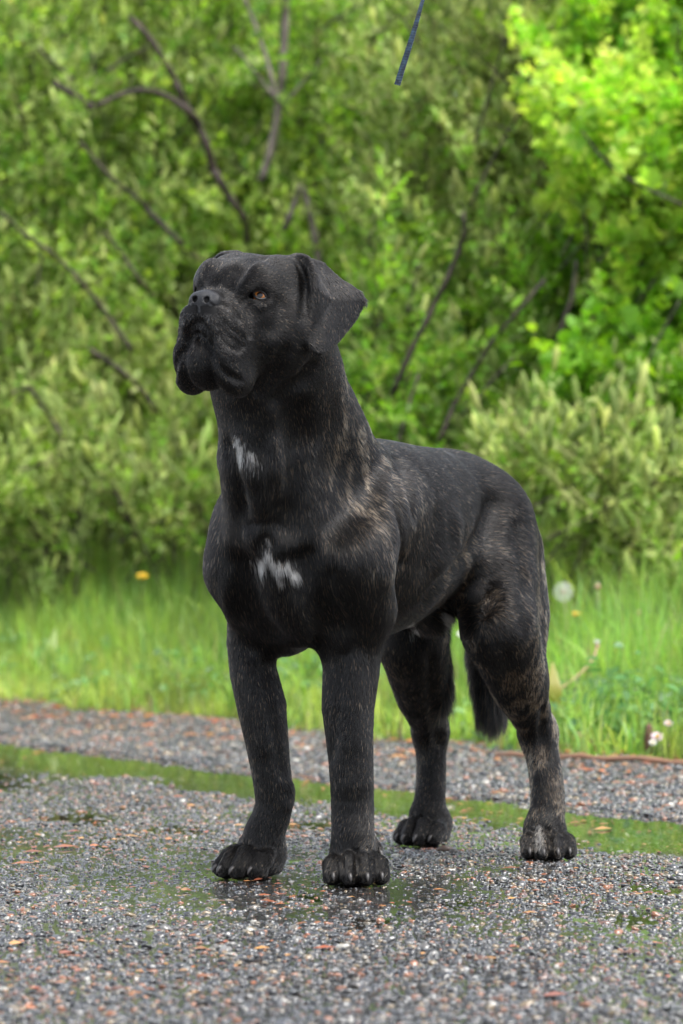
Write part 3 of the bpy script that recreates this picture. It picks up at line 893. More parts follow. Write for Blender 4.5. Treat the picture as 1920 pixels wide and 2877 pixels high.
SAGE = [(.30, .370, .125), (.38, .435, .155), (.27, .345, .115), (.44, .47, .185)]
MID = [(.175, .310, .048), (.26, .400, .058), (.125, .235, .042), (.35, .46, .080)]
LIME = [(.35, .50, .075), (.43, .55, .090), (.28, .44, .065), (.47, .56, .12)]
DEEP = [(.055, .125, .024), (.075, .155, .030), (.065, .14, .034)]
GREEN = [(.17, .34, .036), (.22, .40, .042), (.135, .28, .034), (.28, .43, .05)]

def shrub(name, label, cat, group, foot, boxes, br, pal, leaf, leaf_per, cat_per=0, cat_len=.06, dens=26, mat=None, tw_len=.45, asp=.46):
    root = empty(name); tag(root, label, cat, group)
    mat = mat or m_dark
    paths = []
    for pts, w0, w1, Y, dy in br:
        paths.append(branch(pts, w0, w1, Y, mat, root, dy))
    inner, S = boughs(boxes, dens * 3.4)
    twig_wood(inner, .0042, mat, root)
    # stems from the ground into the crown
    fx, fy = foot
    for k in range(3):
        tgt = inner[RNG.integers(0, len(inner))][0]
        b = np.array([fx + RNG.normal(0, .12), fy + RNG.normal(0, .12), 0]); b[2] = verge_h(b[:1], b[1:2])[0] - .05
        mid = (b + tgt) / 2 + np.array([RNG.normal(0, .08), .1, .12])
        P = spline([b, mid, tgt], 10)
        V, F = tube_mesh(P, np.linspace(.014, .005, 10), 7)
        mesh_obj("stem", V, F, mat, root)
    sprays(S, leaf_per * 3, leaf * .95, pal, "foliage", root, m_leafy, asp)
    if len(paths):
        S2 = twigs(paths, 6, .13, (0, .45, .6), .8)
        S2 = np.column_stack([S2, RNG.uniform(.8, 1.3, len(S2))])
        sprays(S2, leaf_per * 3, leaf * .95, pal, "branch_foliage", root, m_leafy, asp)
    if cat_per:
        k = RNG.random(len(S)) < cat_per
        catkins_on(S[k], 2, cat_len, SAGE, root)
    return root

G = "willow shrubs behind the verge"
# upper left willow with the arched limb
shrub("willow_shrub", "sage green willow with a dark arched limb at upper left", "shrub", G, (-1.1, 15.8),
      [(-60, -60, 420, 420, 14.6, 15.8, 1.0), (300, -60, 640, 380, 14.7, 15.9, .7)],
      [([(120, 188), (165, 215), (215, 246)], 15, 17, 14.45, 0), ([(222, 242), (280, 216), (335, 207), (392, 226), (440, 264), (462, 290)], 11, 19, 14.45, .15),
       ([(300, 40), (345, 90), (392, 165), (424, 235), (470, 320), (490, 390)], 13, 20, 14.6, .1), ([(490, 390), (535, 465), (562, 505), (566, 560)], 19, 13, 14.65, .1),
       ([(216, 244), (172, 266)], 9, 6, 14.45, 0), ([(214, 232), (216, 160), (212, 96)], 8, 5, 14.5, 0), ([(240, 168), (292, 132), (340, 108)], 8, 6, 14.5, 0),
       ([(86, 108), (130, 150), (168, 182)], 6, 9, 14.45, 0)], SAGE[:3] + MID, .040, 3, .45, .062)
# left middle
shrub("willow_shrub", "willow with thin crossing stems left of the dog's head", "shrub", G, (-1.25, 15.2),
      [(-60, 380, 480, 760, 14.5, 15.6, 1.0), (360, 330, 640, 720, 14.6, 15.7, .6)],
      [([(180, 320), (250, 402), (312, 452), (350, 492), (420, 562)], 9, 13, 14.5, .1), ([(0, 482), (60, 540), (122, 582), (200, 662), (252, 732), (305, 806)], 8, 13, 14.35, .1),
       ([(240, 530), (300, 612), (352, 684)], 9, 12, 14.55, .1)], SAGE[:2] + MID, .038, 3, .42, .060)
# left low shrubs
shrub("willow_shrub", "low bushy willow with pale upright tips at lower left", "shrub", G, (-.95, 15.0),
      [(-60, 760, 470, 1010, 14.3, 15.3, .9), (-60, 980, 500, 1180, 14.1, 14.9, .9), (-60, 1120, 520, 1235, 13.7, 14.2, .45)],
      [([(205, 800), (292, 862), (382, 962)], 11, 13, 14.4, .05), ([(0, 922), (40, 897), (72, 888)], 9, 7, 14.3, 0), ([(72, 896), (112, 952), (150, 1010)], 9, 11, 14.3, 0),
       ([(230, 1080), (265, 1130), (300, 1200)], 9, 12, 14.2, 0), ([(30, 1085), (100, 1062), (160, 1040)], 8, 6, 14.2, 0)], SAGE + MID[:2], .036, 3, .55, .075)
# middle trunk
shrub("grey_tree", "slim grey forked tree trunk above the dog's head", "tree", None, (-.22, 15.6),
      [(480, -80, 900, 330, 14.6, 16.0, .8), (520, 300, 900, 620, 14.8, 16.0, .6)],
      [([(600, 415), (622, 340), (642, 232), (651, 120), (656, -20), (658, -120)], 19, 20, 14.3, .1), ([(636, 236), (619, 160), (598, 92), (560, -10)], 13, 9, 14.25, .1),
       ([(632, 224), (585, 165), (540, 108)], 10, 6, 14.3, .1), ([(650, 244), (690, 195), (738, 138)], 8, 5, 14.3, .1)], MID + SAGE[:1], .040, 3, .15, .055, 22, m_grey)
shrub("leaning_tree", "pair of leaning grey stems like a tent behind the dog's head", "tree", None, (-.12, 15.9),
      [(560, 420, 900, 760, 14.6, 15.8, .8)],
      [([(690, 425), (672, 478), (652, 528)], 12, 17, 14.35, 0), ([(698, 432), (713, 500), (728, 566), (735, 640)], 14, 20, 14.4, 0),
       ([(902, -60), (880, 10), (858, 84)], 22, 24, 15.2, 0)], MID + SAGE[:2], .040, 3, .3, .055, 24, m_grey)
# centre right willow
shrub("willow_shrub", "tall sage willow right of the leash with feathery tips", "shrub", G, (.42, 14.4),
      [(820, -80, 1330, 320, 13.6, 15.0, 1.0), (860, 280, 1360, 620, 13.5, 14.8, 1.0)],
      [([(1062, 488), (1066, 532), (1042, 602), (1002, 690), (950, 792), (900, 905)], 10, 15, 13.2, .1), ([(960, 606), (948, 660), (936, 722)], 7, 10, 13.4, 0),
       ([(1080, 470), (1150, 330), (1230, 200)], 9, 5, 13.5, 0), ([(1090, 330), (1130, 190), (1170, 60)], 8, 6, 13.8, 0)], SAGE + MID[:2], .036, 3, .55, .070)
shrub("willow_shrub", "willow thicket with slanting bare stems above the dog's back", "shrub", G, (.55, 13.9),
      [(800, 600, 1330, 860, 13.2, 14.5, .9), (820, 840, 1320, 1080, 13.0, 14.2, .8)],
      [([(1250, 640), (1182, 722), (1130, 782), (1100, 830), (1042, 932), (1008, 1012)], 9, 12, 12.9, .05), ([(1322, 598), (1312, 682), (1272, 802), (1260, 892)], 9, 12, 12.95, .05),
       ([(1180, 820), (1130, 872), (1062, 952)], 6, 8, 12.9, 0), ([(960, 860), (935, 940), (915, 1010)], 7, 9, 12.95, 0), ([(1220, 970), (1180, 1040), (1150, 1100)], 7, 9, 12.8, 0)], MID + GREEN[:2] + SAGE[:1], .038, 3, .25, .060)
# low right
shrub("willow_shrub", "low pale tipped willow at lower right above the tall grass", "shrub", G, (1.0, 12.6),
      [(1160, 1060, 1640, 1210, 12.0, 12.9, .65), (1300, 1120, 1640, 1290, 11.8, 12.5, .45)], [], SAGE + MID[:2], .036, 3, .6, .080, 22)
# bright maples at right
MP = "bright maples at the right"
shrub("maple_shrub", "bright yellow green maple filling the upper right corner", "tree", MP, (1.25, 14.2),
      [(1290, -80, 1660, 260, 13.0, 14.2, .9), (1400, 220, 1660, 520, 13.0, 14.0, .8)],
      [([(1500, 330), (1545, 200), (1560, 60)], 9, 6, 13.1, 0)], LIME + GREEN, .043, 4, 0, .06, 26, m_dark, .4, .82)
shrub("maple_shrub", "lime maple spray reaching left below the corner tree", "tree", MP, (1.15, 13.6),
      [(1320, 290, 1480, 440, 12.6, 13.1, .40), (1400, 400, 1640, 560, 12.5, 13.2, .5)],
      [([(1335, 300), (1390, 370), (1460, 420), (1568, 470)], 4, 8, 12.7, 0)], LIME + GREEN[1:2], .046, 4, 0, .06, 24, m_dark, .3, .82)
shrub("maple_shrub", "mid green maple in shade at the right edge", "tree", MP, (1.2, 13.4),
      [(1330, 520, 1650, 860, 12.9, 14.0, .9), (1310, 880, 1650, 1050, 12.4, 13.1, .45)],
      [([(1420, 1040), (1450, 930), (1500, 800), (1560, 690)], 8, 5, 12.6, 0)], GREEN + MID[:1], .050, 4, 0, .06, 22, m_dark, .4, .82)
# the thicket farther back closes the gaps
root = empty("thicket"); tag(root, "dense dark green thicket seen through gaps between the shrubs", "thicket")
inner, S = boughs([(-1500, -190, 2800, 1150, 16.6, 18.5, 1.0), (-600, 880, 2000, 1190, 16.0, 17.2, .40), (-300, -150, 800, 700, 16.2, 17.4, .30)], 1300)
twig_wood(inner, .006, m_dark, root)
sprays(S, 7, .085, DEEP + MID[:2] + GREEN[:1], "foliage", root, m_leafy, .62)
# growth beside and above the picture
for i, (u0, u1, lab) in enumerate(((-1350, -40, "willow thicket just outside the picture on the left"), (1620, 2700, "maple and willow growth just outside the picture on the right"))):
    shrub("hedge_shrub", lab, "shrub", None, ((-2.0, 15.5), (2.0, 12.4))[i], [(u0, -170, u1, 1150, (13.6, 12.0)[i], (15.5, 13.8)[i], 2.8)], [], SAGE[:2] + MID + GREEN[:1], .056, 2, .1, .06, 18)
shrub("hedge_shrub", "crowns of the shrubs rising above the picture", "shrub", None, (.1, 15.6), [(-100, -190, 1660, -60, 14.6, 16.0, .7)], [], SAGE[:2] + MID + LIME[:1], .056, 2, .1, .06, 18)
# =================================================================== the dog: one sculpted surface
DOG_O = np.array([0.089, 6.84, 0.0])
DF = np.array([-0.471, -0.882, 0.0])       # forward
DL = np.array([0.882, -0.471, 0.0])        # the dog's left
def D(a, b, z):
    return DOG_O + a * DF + b * DL + np.array([0, 0, z])

# head frame: origin between the eyes
H_O = np.array([-0.164, 6.305, 0.880])
_yaw, _pitch, _roll = math.radians(31), math.radians(13), math.radians(4)
_f = np.array([-math.sin(_yaw), -math.cos(_yaw), 0.0])
_l = np.array([math.cos(_yaw), -math.sin(_yaw), 0.0])
_u = np.array([0, 0, 1.0])
HF = _f * math.cos(_pitch) + _u * math.sin(_pitch)
_u2 = _u * math.cos(_pitch) - _f * math.sin(_pitch)
HL_ = _l * math.cos(_roll) - _u2 * math.sin(_roll)
HU = _u2 * math.cos(_roll) + _l * math.sin(_roll)
def Hd(x, y, z):
    return H_O + x * HF + y * HL_ + z * HU

F4 = np.float32
class Prim:
    """kind of operation, blend width, distance function"""
    def __init__(s, op, k, fn): s.op, s.k, s.fn = op, k, fn
PR = []

def f_ell(c, r, ax):
    c = np.asarray(c, F4); A = np.asarray(ax, F4); r = np.asarray(r, F4)
    def fn(P):
        q = (P - c) @ A.T
        k0 = np.sqrt((q / r) ** 2 @ np.ones(3, F4))
        k1 = np.sqrt((q / (r * r)) ** 2 @ np.ones(3, F4)) + F4(1e-6)
        return k0 * (k0 - 1) / k1
    return fn

def f_tube(pts, rad, flat=None, s=1.0):
    pts = np.asarray(pts, F4); rad = np.asarray(rad, F4)
    n = None if flat is None else np.asarray(unit(flat), F4)
    g = F4(1.0 / s - 1.0)
    def fn(P):
        best = None
        for i in range(len(pts) - 1):
            a, b = pts[i], pts[i + 1]
            ab = b - a
            q = P - a
            t = np.clip((q @ ab) / F4(ab @ ab), 0, 1)
            v = q - t[..., None] * ab
            if n is not None:
                v = v + ((v @ n) * g)[..., None] * n
            d = np.sqrt(np.einsum('...i,...i->...', v, v)) - (rad[i] + t * (rad[i + 1] - rad[i]))
            best = d if best is None else np.minimum(best, d)
        return best
    return fn

def f_tri(tris, th):
    T = np.asarray(tris, F4)                                   # n, 3, 3
    A, B, C = T[:, 0], T[:, 1], T[:, 2]
    BA, CB, AC = B - A, C - B, A - C
    N = np.cross(BA, AC)
    E = [BA, CB, AC]; Q = [np.cross(e, N) for e in E]; O = [A, B, C]
    nn = np.einsum('ij,ij->i', N, N)
    cen = T.reshape(-1, 3).mean(0); rad = np.linalg.norm(T.reshape(-1, 3) - cen, axis=1).max()
    def core(P):
        out = np.empty(len(P), F4)
        for st in range(0, len(P), 20000):
            p = P[st:st + 20000]
            ins = 0; ed = None
            for o, e, q in zip(O, E, Q):
                # dot products expanded, so that no (points, triangles, 3) array is made
                ins = ins + np.sign(p @ q.T - (o * q).sum(1))
                ee = (e * e).sum(1)
                t = np.clip((p @ e.T - (o * e).sum(1)) / ee, 0, 1)
                d2 = 0
                for c in range(3):
                    d2 = d2 + (p[:, c:c + 1] - o[:, c] - t * e[:, c]) ** 2
                ed = d2 if ed is None else np.minimum(ed, d2)
            pl = (p @ N.T - (A * N).sum(1)) ** 2 / nn
            out[st:st + 20000] = np.where(ins < 2, ed, pl).min(1)
        return np.sqrt(out) - F4(th)
    def fn(P):
        f = P.reshape(-1, 3)
        far = np.linalg.norm(f - cen.astype(F4), axis=1) - F4(rad)
        out = np.maximum(far, F4(.05))
        m = far < .05
        if m.any(): out[m] = core(f[m])
        return out.reshape(P.shape[:-1])
    return fn

AXD = np.array([DF, DL, [0, 0, 1.0]])
AXH = np.array([HF, HL_, HU])
def rot_axes(ax, pitch=0.0, yaw=0.0):
    """tilt an axis frame: pitch raises the first axis, yaw turns it to the second"""
    x, y, z = ax
    x, y = x * math.cos(yaw) + y * math.sin(yaw), y * math.cos(yaw) - x * math.sin(yaw)
    x, z = x * math.cos(pitch) + z * math.sin(pitch), z * math.cos(pitch) - x * math.sin(pitch)
    return np.array([x, y, z])
def ell(c, r, k, ax=AXD, op='add'): PR.append(Prim(op, k, f_ell(c, r, ax)))
def tube(pts, rad, k, flat=None, s=1.0, op='add', n=None):
    pts = np.asarray(pts, float); rad = np.asarray(rad, float)
    if n:
        q = spline(np.column_stack([pts, rad]), n)
        pts, rad = q[:, :3], q[:, 3]
    PR.append(Prim(op, k, f_tube(pts, rad, flat, s)))
def stroke(pts, w, depth, n=None):
    """crease (depth > 0) or swelling (depth < 0) along a line"""
    pts = np.asarray(pts, float)
    if n: pts = spline(pts, n)
    PR.append(Prim('disp', (w, depth), f_tube(pts, np.zeros(len(pts)))))

# ---- trunk
ell(D(.14, .0, .512), (.27, .130, .150), .03)
ell(D(.24, .006, .540), (.16, .118, .110), .05)
tube([D(.10, 0, .555), D(-.08, -.004, .568), D(-.20, -.012, .560)], [.104, .096, .088], .06, flat=DL, s=1.05)
ell(D(-.200, -.016, .548), (.120, .101, .102), .05)
ell(D(-.04, 0, .50), (.17, .098, .075), .05)                   # belly
ell(D(.345, .012, .470), (.100, .105, .115), .05)                # fore chest
# ---- neck
tube([D(.20, 0, .572), D(.318, .004, .655), D(.415, .010, .755), D(.475, .014, .845)], [.086, .103, .095, .082], .05, flat=DL, s=1.02, n=7)
tube([D(.395, .008, .55), D(.445, .010, .64), D(.470, .018, .725)], [.084, .072, .053], .05)             # throat
# ---- shoulders, fore limbs
for s in (1, -1):
    o = .014 if s > 0 else .020
    tube([D(.18, o + s * .068, .575), D(.27, o + s * .088, .55), D(.365, o + s * .088, .475)], [.048, .056, .058], .035, n=5)
    tube([D(.365, o + s * .086, .475), D(.315, o + s * .088, .415), D(.300, o + s * .060, .380)], [.058, .052, .040], .035)
ell(D(.33, -.070, .545), (.07, .055, .06), .05)
# left fore
FL_ = [D(.300, .076, .39), D(.300, .078, .345), D(.316, .079, .265), D(.322, .086, .205), D(.326, .091, .150), D(.322, .090, .115), D(.332, .096, .072)]
tube(FL_, [.046, .044, .039, .034, .0320, .0315, .032], .03, n=10)
FR_ = [D(.285, -.106, .40), D(.300, -.100, .340), D(.300, -.080, .262), D(.298, -.070, .195), D(.296, -.062, .142), D(.294, -.062, .105), D(.300, -.074, .070)]
tube(FR_, [.034, .0345, .037, .031, .0290, .0280, .030], .03, n=10)
# ---- hind limbs
for s, sty, hck, kz in ((1, D(-.130, .116, .375), D(-.280, .113, .200), 0), (-1, D(-.262, -.106, .345), D(-.425, -.158, .190), 1)):
    hip = D(-.215, s * .058, .530) if s > 0 else D(-.23, -.085, .530)
    tube([hip, hip * .45 + sty * .55, sty], [.088, .082, .062] if s > 0 else [.084, .066, .052], .04, flat=DL, s=.80)
    back = D(-.300, s * .052, .49) if s > 0 else D(-.30, -.112, .47)
    mid = (sty * .45 + hck * .55) + np.array([0, 0, .02])
    tube([back, back * .5 + mid * .5 + .015 * (-DF), mid], [.062, .056, .042] if s > 0 else [.040, .036, .032], .05, flat=DL, s=.85)
    tube([sty, sty * .5 + hck * .5 + DF * .006, hck * .85 + sty * .15, hck], [.060, .048, .033, .026], .035, flat=DL, s=.92, n=6)
    tube([mid - DF * .03, hck - DF * .018 + np.array([0, 0, .012])], [.018, .012], .02)            # tendon to the hock point
    ell(hck - DF * .004 + np.array([0, 0, .0]), (.024, .021, .026), .02)
EAR_SHRINK = .97
HLm = [D(-.280, .114, .195), D(-.268, .133, .135), D(-.256, .143, .085), D(-.245, .142, .055)]
tube(HLm, [.0280, .0262, .0275, .030], .02, n=5)
HRm = [D(-.423, -.156, .185), D(-.420, -.153, .125), D(-.412, -.151, .080), D(-.405, -.152, .055)]
tube(HRm, [.0265, .0240, .0255, .028], .02, n=5)

# ---- paws
CLAWS = []
def paw(c, d, w=1.0, spread=1.0, dew=0, hind=False):
    d = unit([d[0], d[1], 0]); l = np.array([-d[1], d[0], 0.0])      # l: to the left of the paw's direction
    up = np.array([0, 0, 1.0])
    def q(f, s, z): return c + d * f * w + l * s * w + up * z * w
    ell(q(-.008, 0, .034), (.042 * w, .036 * w, .034 * w), .018, ax=np.array([d, l, up]))
    ell(q(.006, 0, .014), (.045 * w, .037 * w, .015 * w), .008, ax=np.array([d, l, up]))
    for off, ln, zz in ((-.0335, -.013, -.002), (-.0118, .004, .002), (.0118, .004, .002), (.0335, -.013, -.002)):
        o = off * spread
        k1 = q(.016 + ln * .6, o * .82, .038 + zz)
        k2 = q(.040 + ln, o, .0315 + zz * 1.5)
        k3 = q(.059 + ln, o * 1.06, .0150)
        tube([k1, k2, k3], [.0122 * w, .0154 * w, .0134 * w], .003)
        ell(q(.052 + ln, o * 1.05, .011), (.016 * w, .012 * w, .011 * w), .006, ax=np.array([d, l, up]))
        CLAWS.append((q(.064 + ln, o * 1.07, .0185), d, w))
    for off in (-.0225, 0, .0225):
        stroke([q(.030, off * spread * .95, .050), q(.048, off * spread, .044), q(.074, off * spread * 1.05, .02), q(.07, off * spread * 1.05, .004)], .0040, .0125)
    if dew:
        tube([q(-.022, dew * .026, .062), q(-.010, dew * .037, .050)], [.010, .0075], .008)
        CLAWS.append((q(-.006, dew * .040, .046), unit(d + l * dew * .5 - up * 1.2), w * .9))
paw(D(.336, .099, 0), (.10, -1.0), 1.02, 1.0, dew=1)
paw(D(.306, -.083, 0), (-.62, -.78), 1.02, .95, dew=-1)
paw(D(-.236, .149, 0), (.06, -1.0), .95, .95)
paw(D(-.402, -.148, 0), (-.48, -.88), .95, .92)

# ---- tail, hanging
tube([D(-.305, -.01, .575), D(-.375, -.016, .54), D(-.405, -.028, .44), D(-.415, -.034, .33), D(-.408, -.034, .225)], [.042, .042, .041, .038, .020], .03, n=9)
# ---- sheath under the belly
tube([D(-.17, 0, .435), D(-.110, .002, .396), D(-.050, .002, .400)], [.032, .032, .020], .025)
ell(D(-.20, -.01, .430), (.030, .028, .030), .02)

# ---- head
ell(Hd(-.078, 0, .002), (.112, .082, .068), .03, AXH)                   # skull
for s in (1, -1):
    ell(Hd(-.085, s * .058, -.035), (.075, .040, .060), .03, AXH)       # cheek
    ell(Hd(-.020, s * .042, .026), (.034, .026, .022), .02, AXH)        # brow
    ell(Hd(-.090, s * .042, .050), (.060, .035, .028), .025, AXH)       # temple
ell(Hd(.000, 0, -.050), (.064, .044, .042), .022, AXH)                  # muzzle block
tube([Hd(-.02, 0, -.012), Hd(.045, 0, -.030)], [.030, .024], .02, HU, .9)  # bridge
for s in (1, -1):
    ell(Hd(.022, s * .024, -.057), (.044, .026, .036), .018, AXH)       # whisker pad
    ell(Hd(.004, s * .034, -.092), (.050, .024, .056), .016, rot_axes(AXH, .25))   # flew, draped over the jaw
    ell(Hd(-.003, s * .041, -.129), (.026, .018, .023), .018, AXH)      # lip pouch
ell(Hd(.072, -.006, -.122), (.046, .0235, .056), .006, AXH, op='sub')           # the arch under the upper lip
ell(Hd(.0135, -.004, -.105), (.0450, .0268, .044), .009, AXH)                  # chin
ell(Hd(-.05, 0, -.090), (.060, .042, .036), .03, AXH)                   # throat of the jaw
tube([Hd(-.12, 0, -.02), Hd(-.16, 0, -.07)], [.080, .080], .05)         # occiput to neck
EYES = []
for s in (1, -1):
    e = Hd(-.0098, s * .0478, -.0005)
    EYES.append((e, s))
    PR.append(Prim('sub', .006, f_ell(e + HF * .0085 + HL_ * s * .003, (.0165, .0104, .0076), AXH)))
# ears: a thin triangular flap, hanging and flared at the back edge
EAR = [(698, 596, 6.345), (717, 650, 6.318), (701, 759, 6.306), (712, 797, 6.304), (737, 813, 6.310), (779, 775, 6.350), (836, 694, 6.400), (811, 662, 6.400), (776, 640, 6.392), (735, 602, 6.380)]
def to_head(p):
    q = np.asarray(p) - H_O
    return np.array([q @ HF, q @ HL_, q @ HU])
def mir(p):
    q = to_head(p)
    return Hd(q[0], -q[1], q[2])
EAR_O = spline(np.array([pix(*p) for p in EAR + EAR[:1]]), 19)[:-1]
EAR_O = EAR_O.mean(0) + (EAR_O - EAR_O.mean(0)) * EAR_SHRINK
EARG = EAR_O.mean(0) + np.array([0.002, .006, .006])
EROLL = [pix(*p) for p in ((682, 596, 6.352), (702, 602, 6.336), (714, 630, 6.326), (716, 668, 6.322), (706, 722, 6.322))]
for fn_ in (lambda p: np.asarray(p), mir):
    ring = [fn_(p) for p in EAR_O]
    half = [fn_(EARG + (p - EARG) * .55 + np.array([.0015, -.0045, .001])) for p in EAR_O]
    g = fn_(EARG + np.array([.002, -.007, .001]))
    m_ = len(ring)
    tr = []
    for i in range(m_):
        j = (i + 1) % m_
        tr += [(ring[i], ring[j], half[j]), (ring[i], half[j], half[i]), (half[i], half[j], g)]
    PR.append(Prim('add', .006, f_tri(tr, .0042)))
    tube([fn_(p) for p in EROLL], [.0085, .0080, .0068, .0055, .004], .012, n=9)

def evaluate(P, prims):
    d = np.full(P.shape[:-1], 10.0, F4)
    for p in prims:
        q = p.fn(P)
        if p.op == 'add':
            h = np.maximum(p.k - np.abs(d - q), 0) / p.k
            d = np.minimum(d, q) - h * h * F4(p.k * .25)
        elif p.op == 'sub':
            h = np.maximum(p.k - np.abs(d + q), 0) / p.k
            d = np.maximum(d, -q) + h * h * F4(p.k * .25)
        else:
            w, dep = p.k
            d = d + F4(dep) * np.exp(-(q / F4(w)) ** 2)
    return d

# ---- relief, drawn on the surface where the photograph shows it
SOLID = list(PR)
def gradient(P):
    P = np.asarray(P, F4); h = F4(.0015)
    g = np.stack([evaluate(P + h * e, SOLID) - evaluate(P - h * e, SOLID) for e in np.eye(3, dtype=F4)], -1)
    return g / (np.linalg.norm(g, axis=-1, keepdims=True) + 1e-9)
def snap(P):
    P = np.asarray(P, F4)
    for _ in range(4):
        P = P - evaluate(P, SOLID)[:, None] * gradient(P)
    return P
def hit(uv, whole=False):
    """first point of the surface on the sight lines through these places of the photograph"""
    uv = np.asarray(uv, float)
    dirs = np.stack([(uv[:, 0] - 784) * 1.0128e-4, np.ones(len(uv)), -(uv[:, 1] - 1174.6) * 1.0128e-4], -1)
    dirs /= np.linalg.norm(dirs, axis=1)[:, None]
    t = np.full(len(uv), 6.0)
    o = np.array([0, 0, CAM_H])
    for _ in range(60):
        d = evaluate((o + dirs * t[:, None]).astype(F4), SOLID)
        t += d * .85
    ok = t < 7.6
    P = o + dirs * t[:, None]
    return (P, ok) if whole else P[ok]
def hd_crop(x, y): return (615 + (x - 784) * .25, 740 + (y - 1174.5) * .25)
def bd_crop(x, y): return ((540 + x / 2.24) / 1.2245, (1100 + y / 2.24) / 1.2245)
def hi_crop(x, y): return ((1000 + x / 2.474) / 1.2245, (1200 + y / 2.474) / 1.2245)
LINES = []
def line(crop, pts, w, dep, n=10, both=False):
    LINES.append((spline([crop(*p) for p in pts], n), w, dep, both))
def draw_lines():
    uv = np.vstack([q[0] for q in LINES])
    own = np.repeat(np.arange(len(LINES)), [len(q[0]) for q in LINES])
    P, ok = hit(uv, True)
    M = np.array([mir(p) for p in P]); sel = np.array([LINES[i][3] for i in own])
    M[sel] = snap(M[sel])
    for i, (q, w, dep, both) in enumerate(LINES):
        k = (own == i) & ok
        if k.sum() < 2: continue
        dep = dep * (1.75 if q[:, 1].mean() < 930 else 1.7)
        PR.append(Prim('disp', (w, dep), f_tube(P[k], np.zeros(k.sum()))))
        if both: PR.append(Prim('disp', (w, dep), f_tube(M[k], np.zeros(k.sum()))))
h_, b_, i_ = hd_crop, bd_crop, hi_crop
line(h_, [(400, 925), (490, 960), (565, 1045), (602, 1150), (608, 1290)], .0046, .0068, both=True)
line(h_, [(350, 1000), (440, 1040), (520, 1130)], .0042, .0046, 7, True)
line(h_, [(335, 1190), (400, 1270), (545, 1390)], .0042, .0052, 8, True)
line(h_, [(350, 1290), (430, 1390), (520, 1425)], .0042, .0044, 8, True)
line(h_, [(330, 1120), (450, 1230), (560, 1310)], .0040, .0024, 8, True)
line(h_, [(450, 960), (540, 1060), (575, 1180), (580, 1290)], .0050, -.0026, 8, True)
line(h_, [(910, 1030), (880, 1150), (830, 1230)], .013, .0050, 6, True)
line(h_, [(640, 930), (560, 990)], .006, .003, 5, True)
line(h_, [(620, 850), (700, 800), (790, 830), (850, 900)], .007, -.0010, 8, True)         # brow over the eye
line(h_, [(640, 990), (720, 1030), (800, 990)], .005, -.0018, 7, True)                    # lower lid
line(h_, [(132, 1165), (205, 1215), (250, 1300), (268, 1400), (300, 1500), (360, 1600), (430, 1660), (520, 1700)], .0045, .0060, 16, True)
line(h_, [(140, 1060), (128, 1165)], .0026, .004, 5)
line(h_, [(440, 850), (500, 760), (570, 670), (650, 610), (730, 565)], .010, .0078, 9)
line(h_, [(300, 830), (380, 760), (470, 700)], .012, .0040, 7)
line(h_, [(560, 800), (600, 700), (680, 640)], .012, -.0035, 7, True)
line(h_, [(660, 1790), (790, 1660), (880, 1540), (930, 1440)], .010, .0060, 8, True)      # edge of the jaw
line(h_, [(880, 1880), (990, 1770), (1110, 1690), (1170, 1590)], .012, .0080, 8)
line(h_, [(150, 1260), (155, 1370)], .003, .002, 4)
line(h_, [(205, 1270), (228, 1400)], .003, .0025, 4)
line(h_, [(1080, 640), (1120, 780), (1120, 950), (1090, 1120)], .009, .0028, 8, True)      # in front of the ear
# neck, chest, shoulder
line(b_, [(645, 130), (660, 280), (655, 430), (635, 600), (600, 830)], .018, .021, 12)
line(b_, [(300, 330), (345, 480), (390, 620), (400, 740)], .020, -.0055, 8)
line(b_, [(425, 400), (475, 560), (525, 700)], .018, .0035, 8)
line(b_, [(520, 350), (560, 520), (585, 650)], .014, -.006, 7)
line(b_, [(230, 350), (290, 520), (335, 700)], .016, .0065, 8)
line(b_, [(330, 760), (400, 800), (520, 800), (600, 750)], .020, .0055, 8)
line(b_, [(430, 500), (470, 620), (440, 720)], .022, -.008, 6)
line(b_, [(455, 915), (470, 960)], .010, .006, 4)
line(b_, [(370, 900), (430, 880)], .012, -.004, 4)
line(b_, [(270, 1060), (330, 1050), (380, 1070)], .010, .004, 6)
line(b_, [(300, 1110), (320, 1250), (370, 1400), (450, 1510)], .028, .019, 9)
line(b_, [(700, 1060), (770, 1200), (820, 1330), (870, 1470)], .020, .015, 9)
line(b_, [(560, 1180), (620, 1330), (720, 1500)], .022, -.005, 7)
line(b_, [(250, 1060), (215, 1250), (260, 1450)], .014, -.004, 7)
line(b_, [(1265, 470), (1260, 680), (1310, 900), (1305, 1060)], .012, .0060, 11)
line(b_, [(1215, 480), (1215, 700), (1255, 930), (1230, 1150)], .020, -.005, 10)
line(b_, [(1290, 430), (1350, 600), (1390, 760)], .012, .004, 8)
line(b_, [(960, 1050), (1050, 1000), (1130, 900)], .030, -.006, 6)
line(b_, [(880, 1150), (960, 1280), (1000, 1450)], .018, .005, 7)
# fore legs
def fl_crop(x, y): return ((560 + x / 2.703) / 1.2245, (1750 + y / 2.703) / 1.2245)
f_ = fl_crop
line(f_, [(1100, 250), (1060, 480), (1040, 720), (1010, 1000)], .010, .0032, 8)
line(f_, [(1180, 300), (1190, 600), (1180, 900)], .016, -.0028, 7)
line(f_, [(480, 330), (520, 620), (590, 950), (640, 1150)], .010, .0030, 8)
line(f_, [(400, 330), (450, 620), (510, 930)], .014, -.0026, 7)
line(f_, [(690, 1240), (700, 1300), (680, 1380)], .008, -.0040, 4)
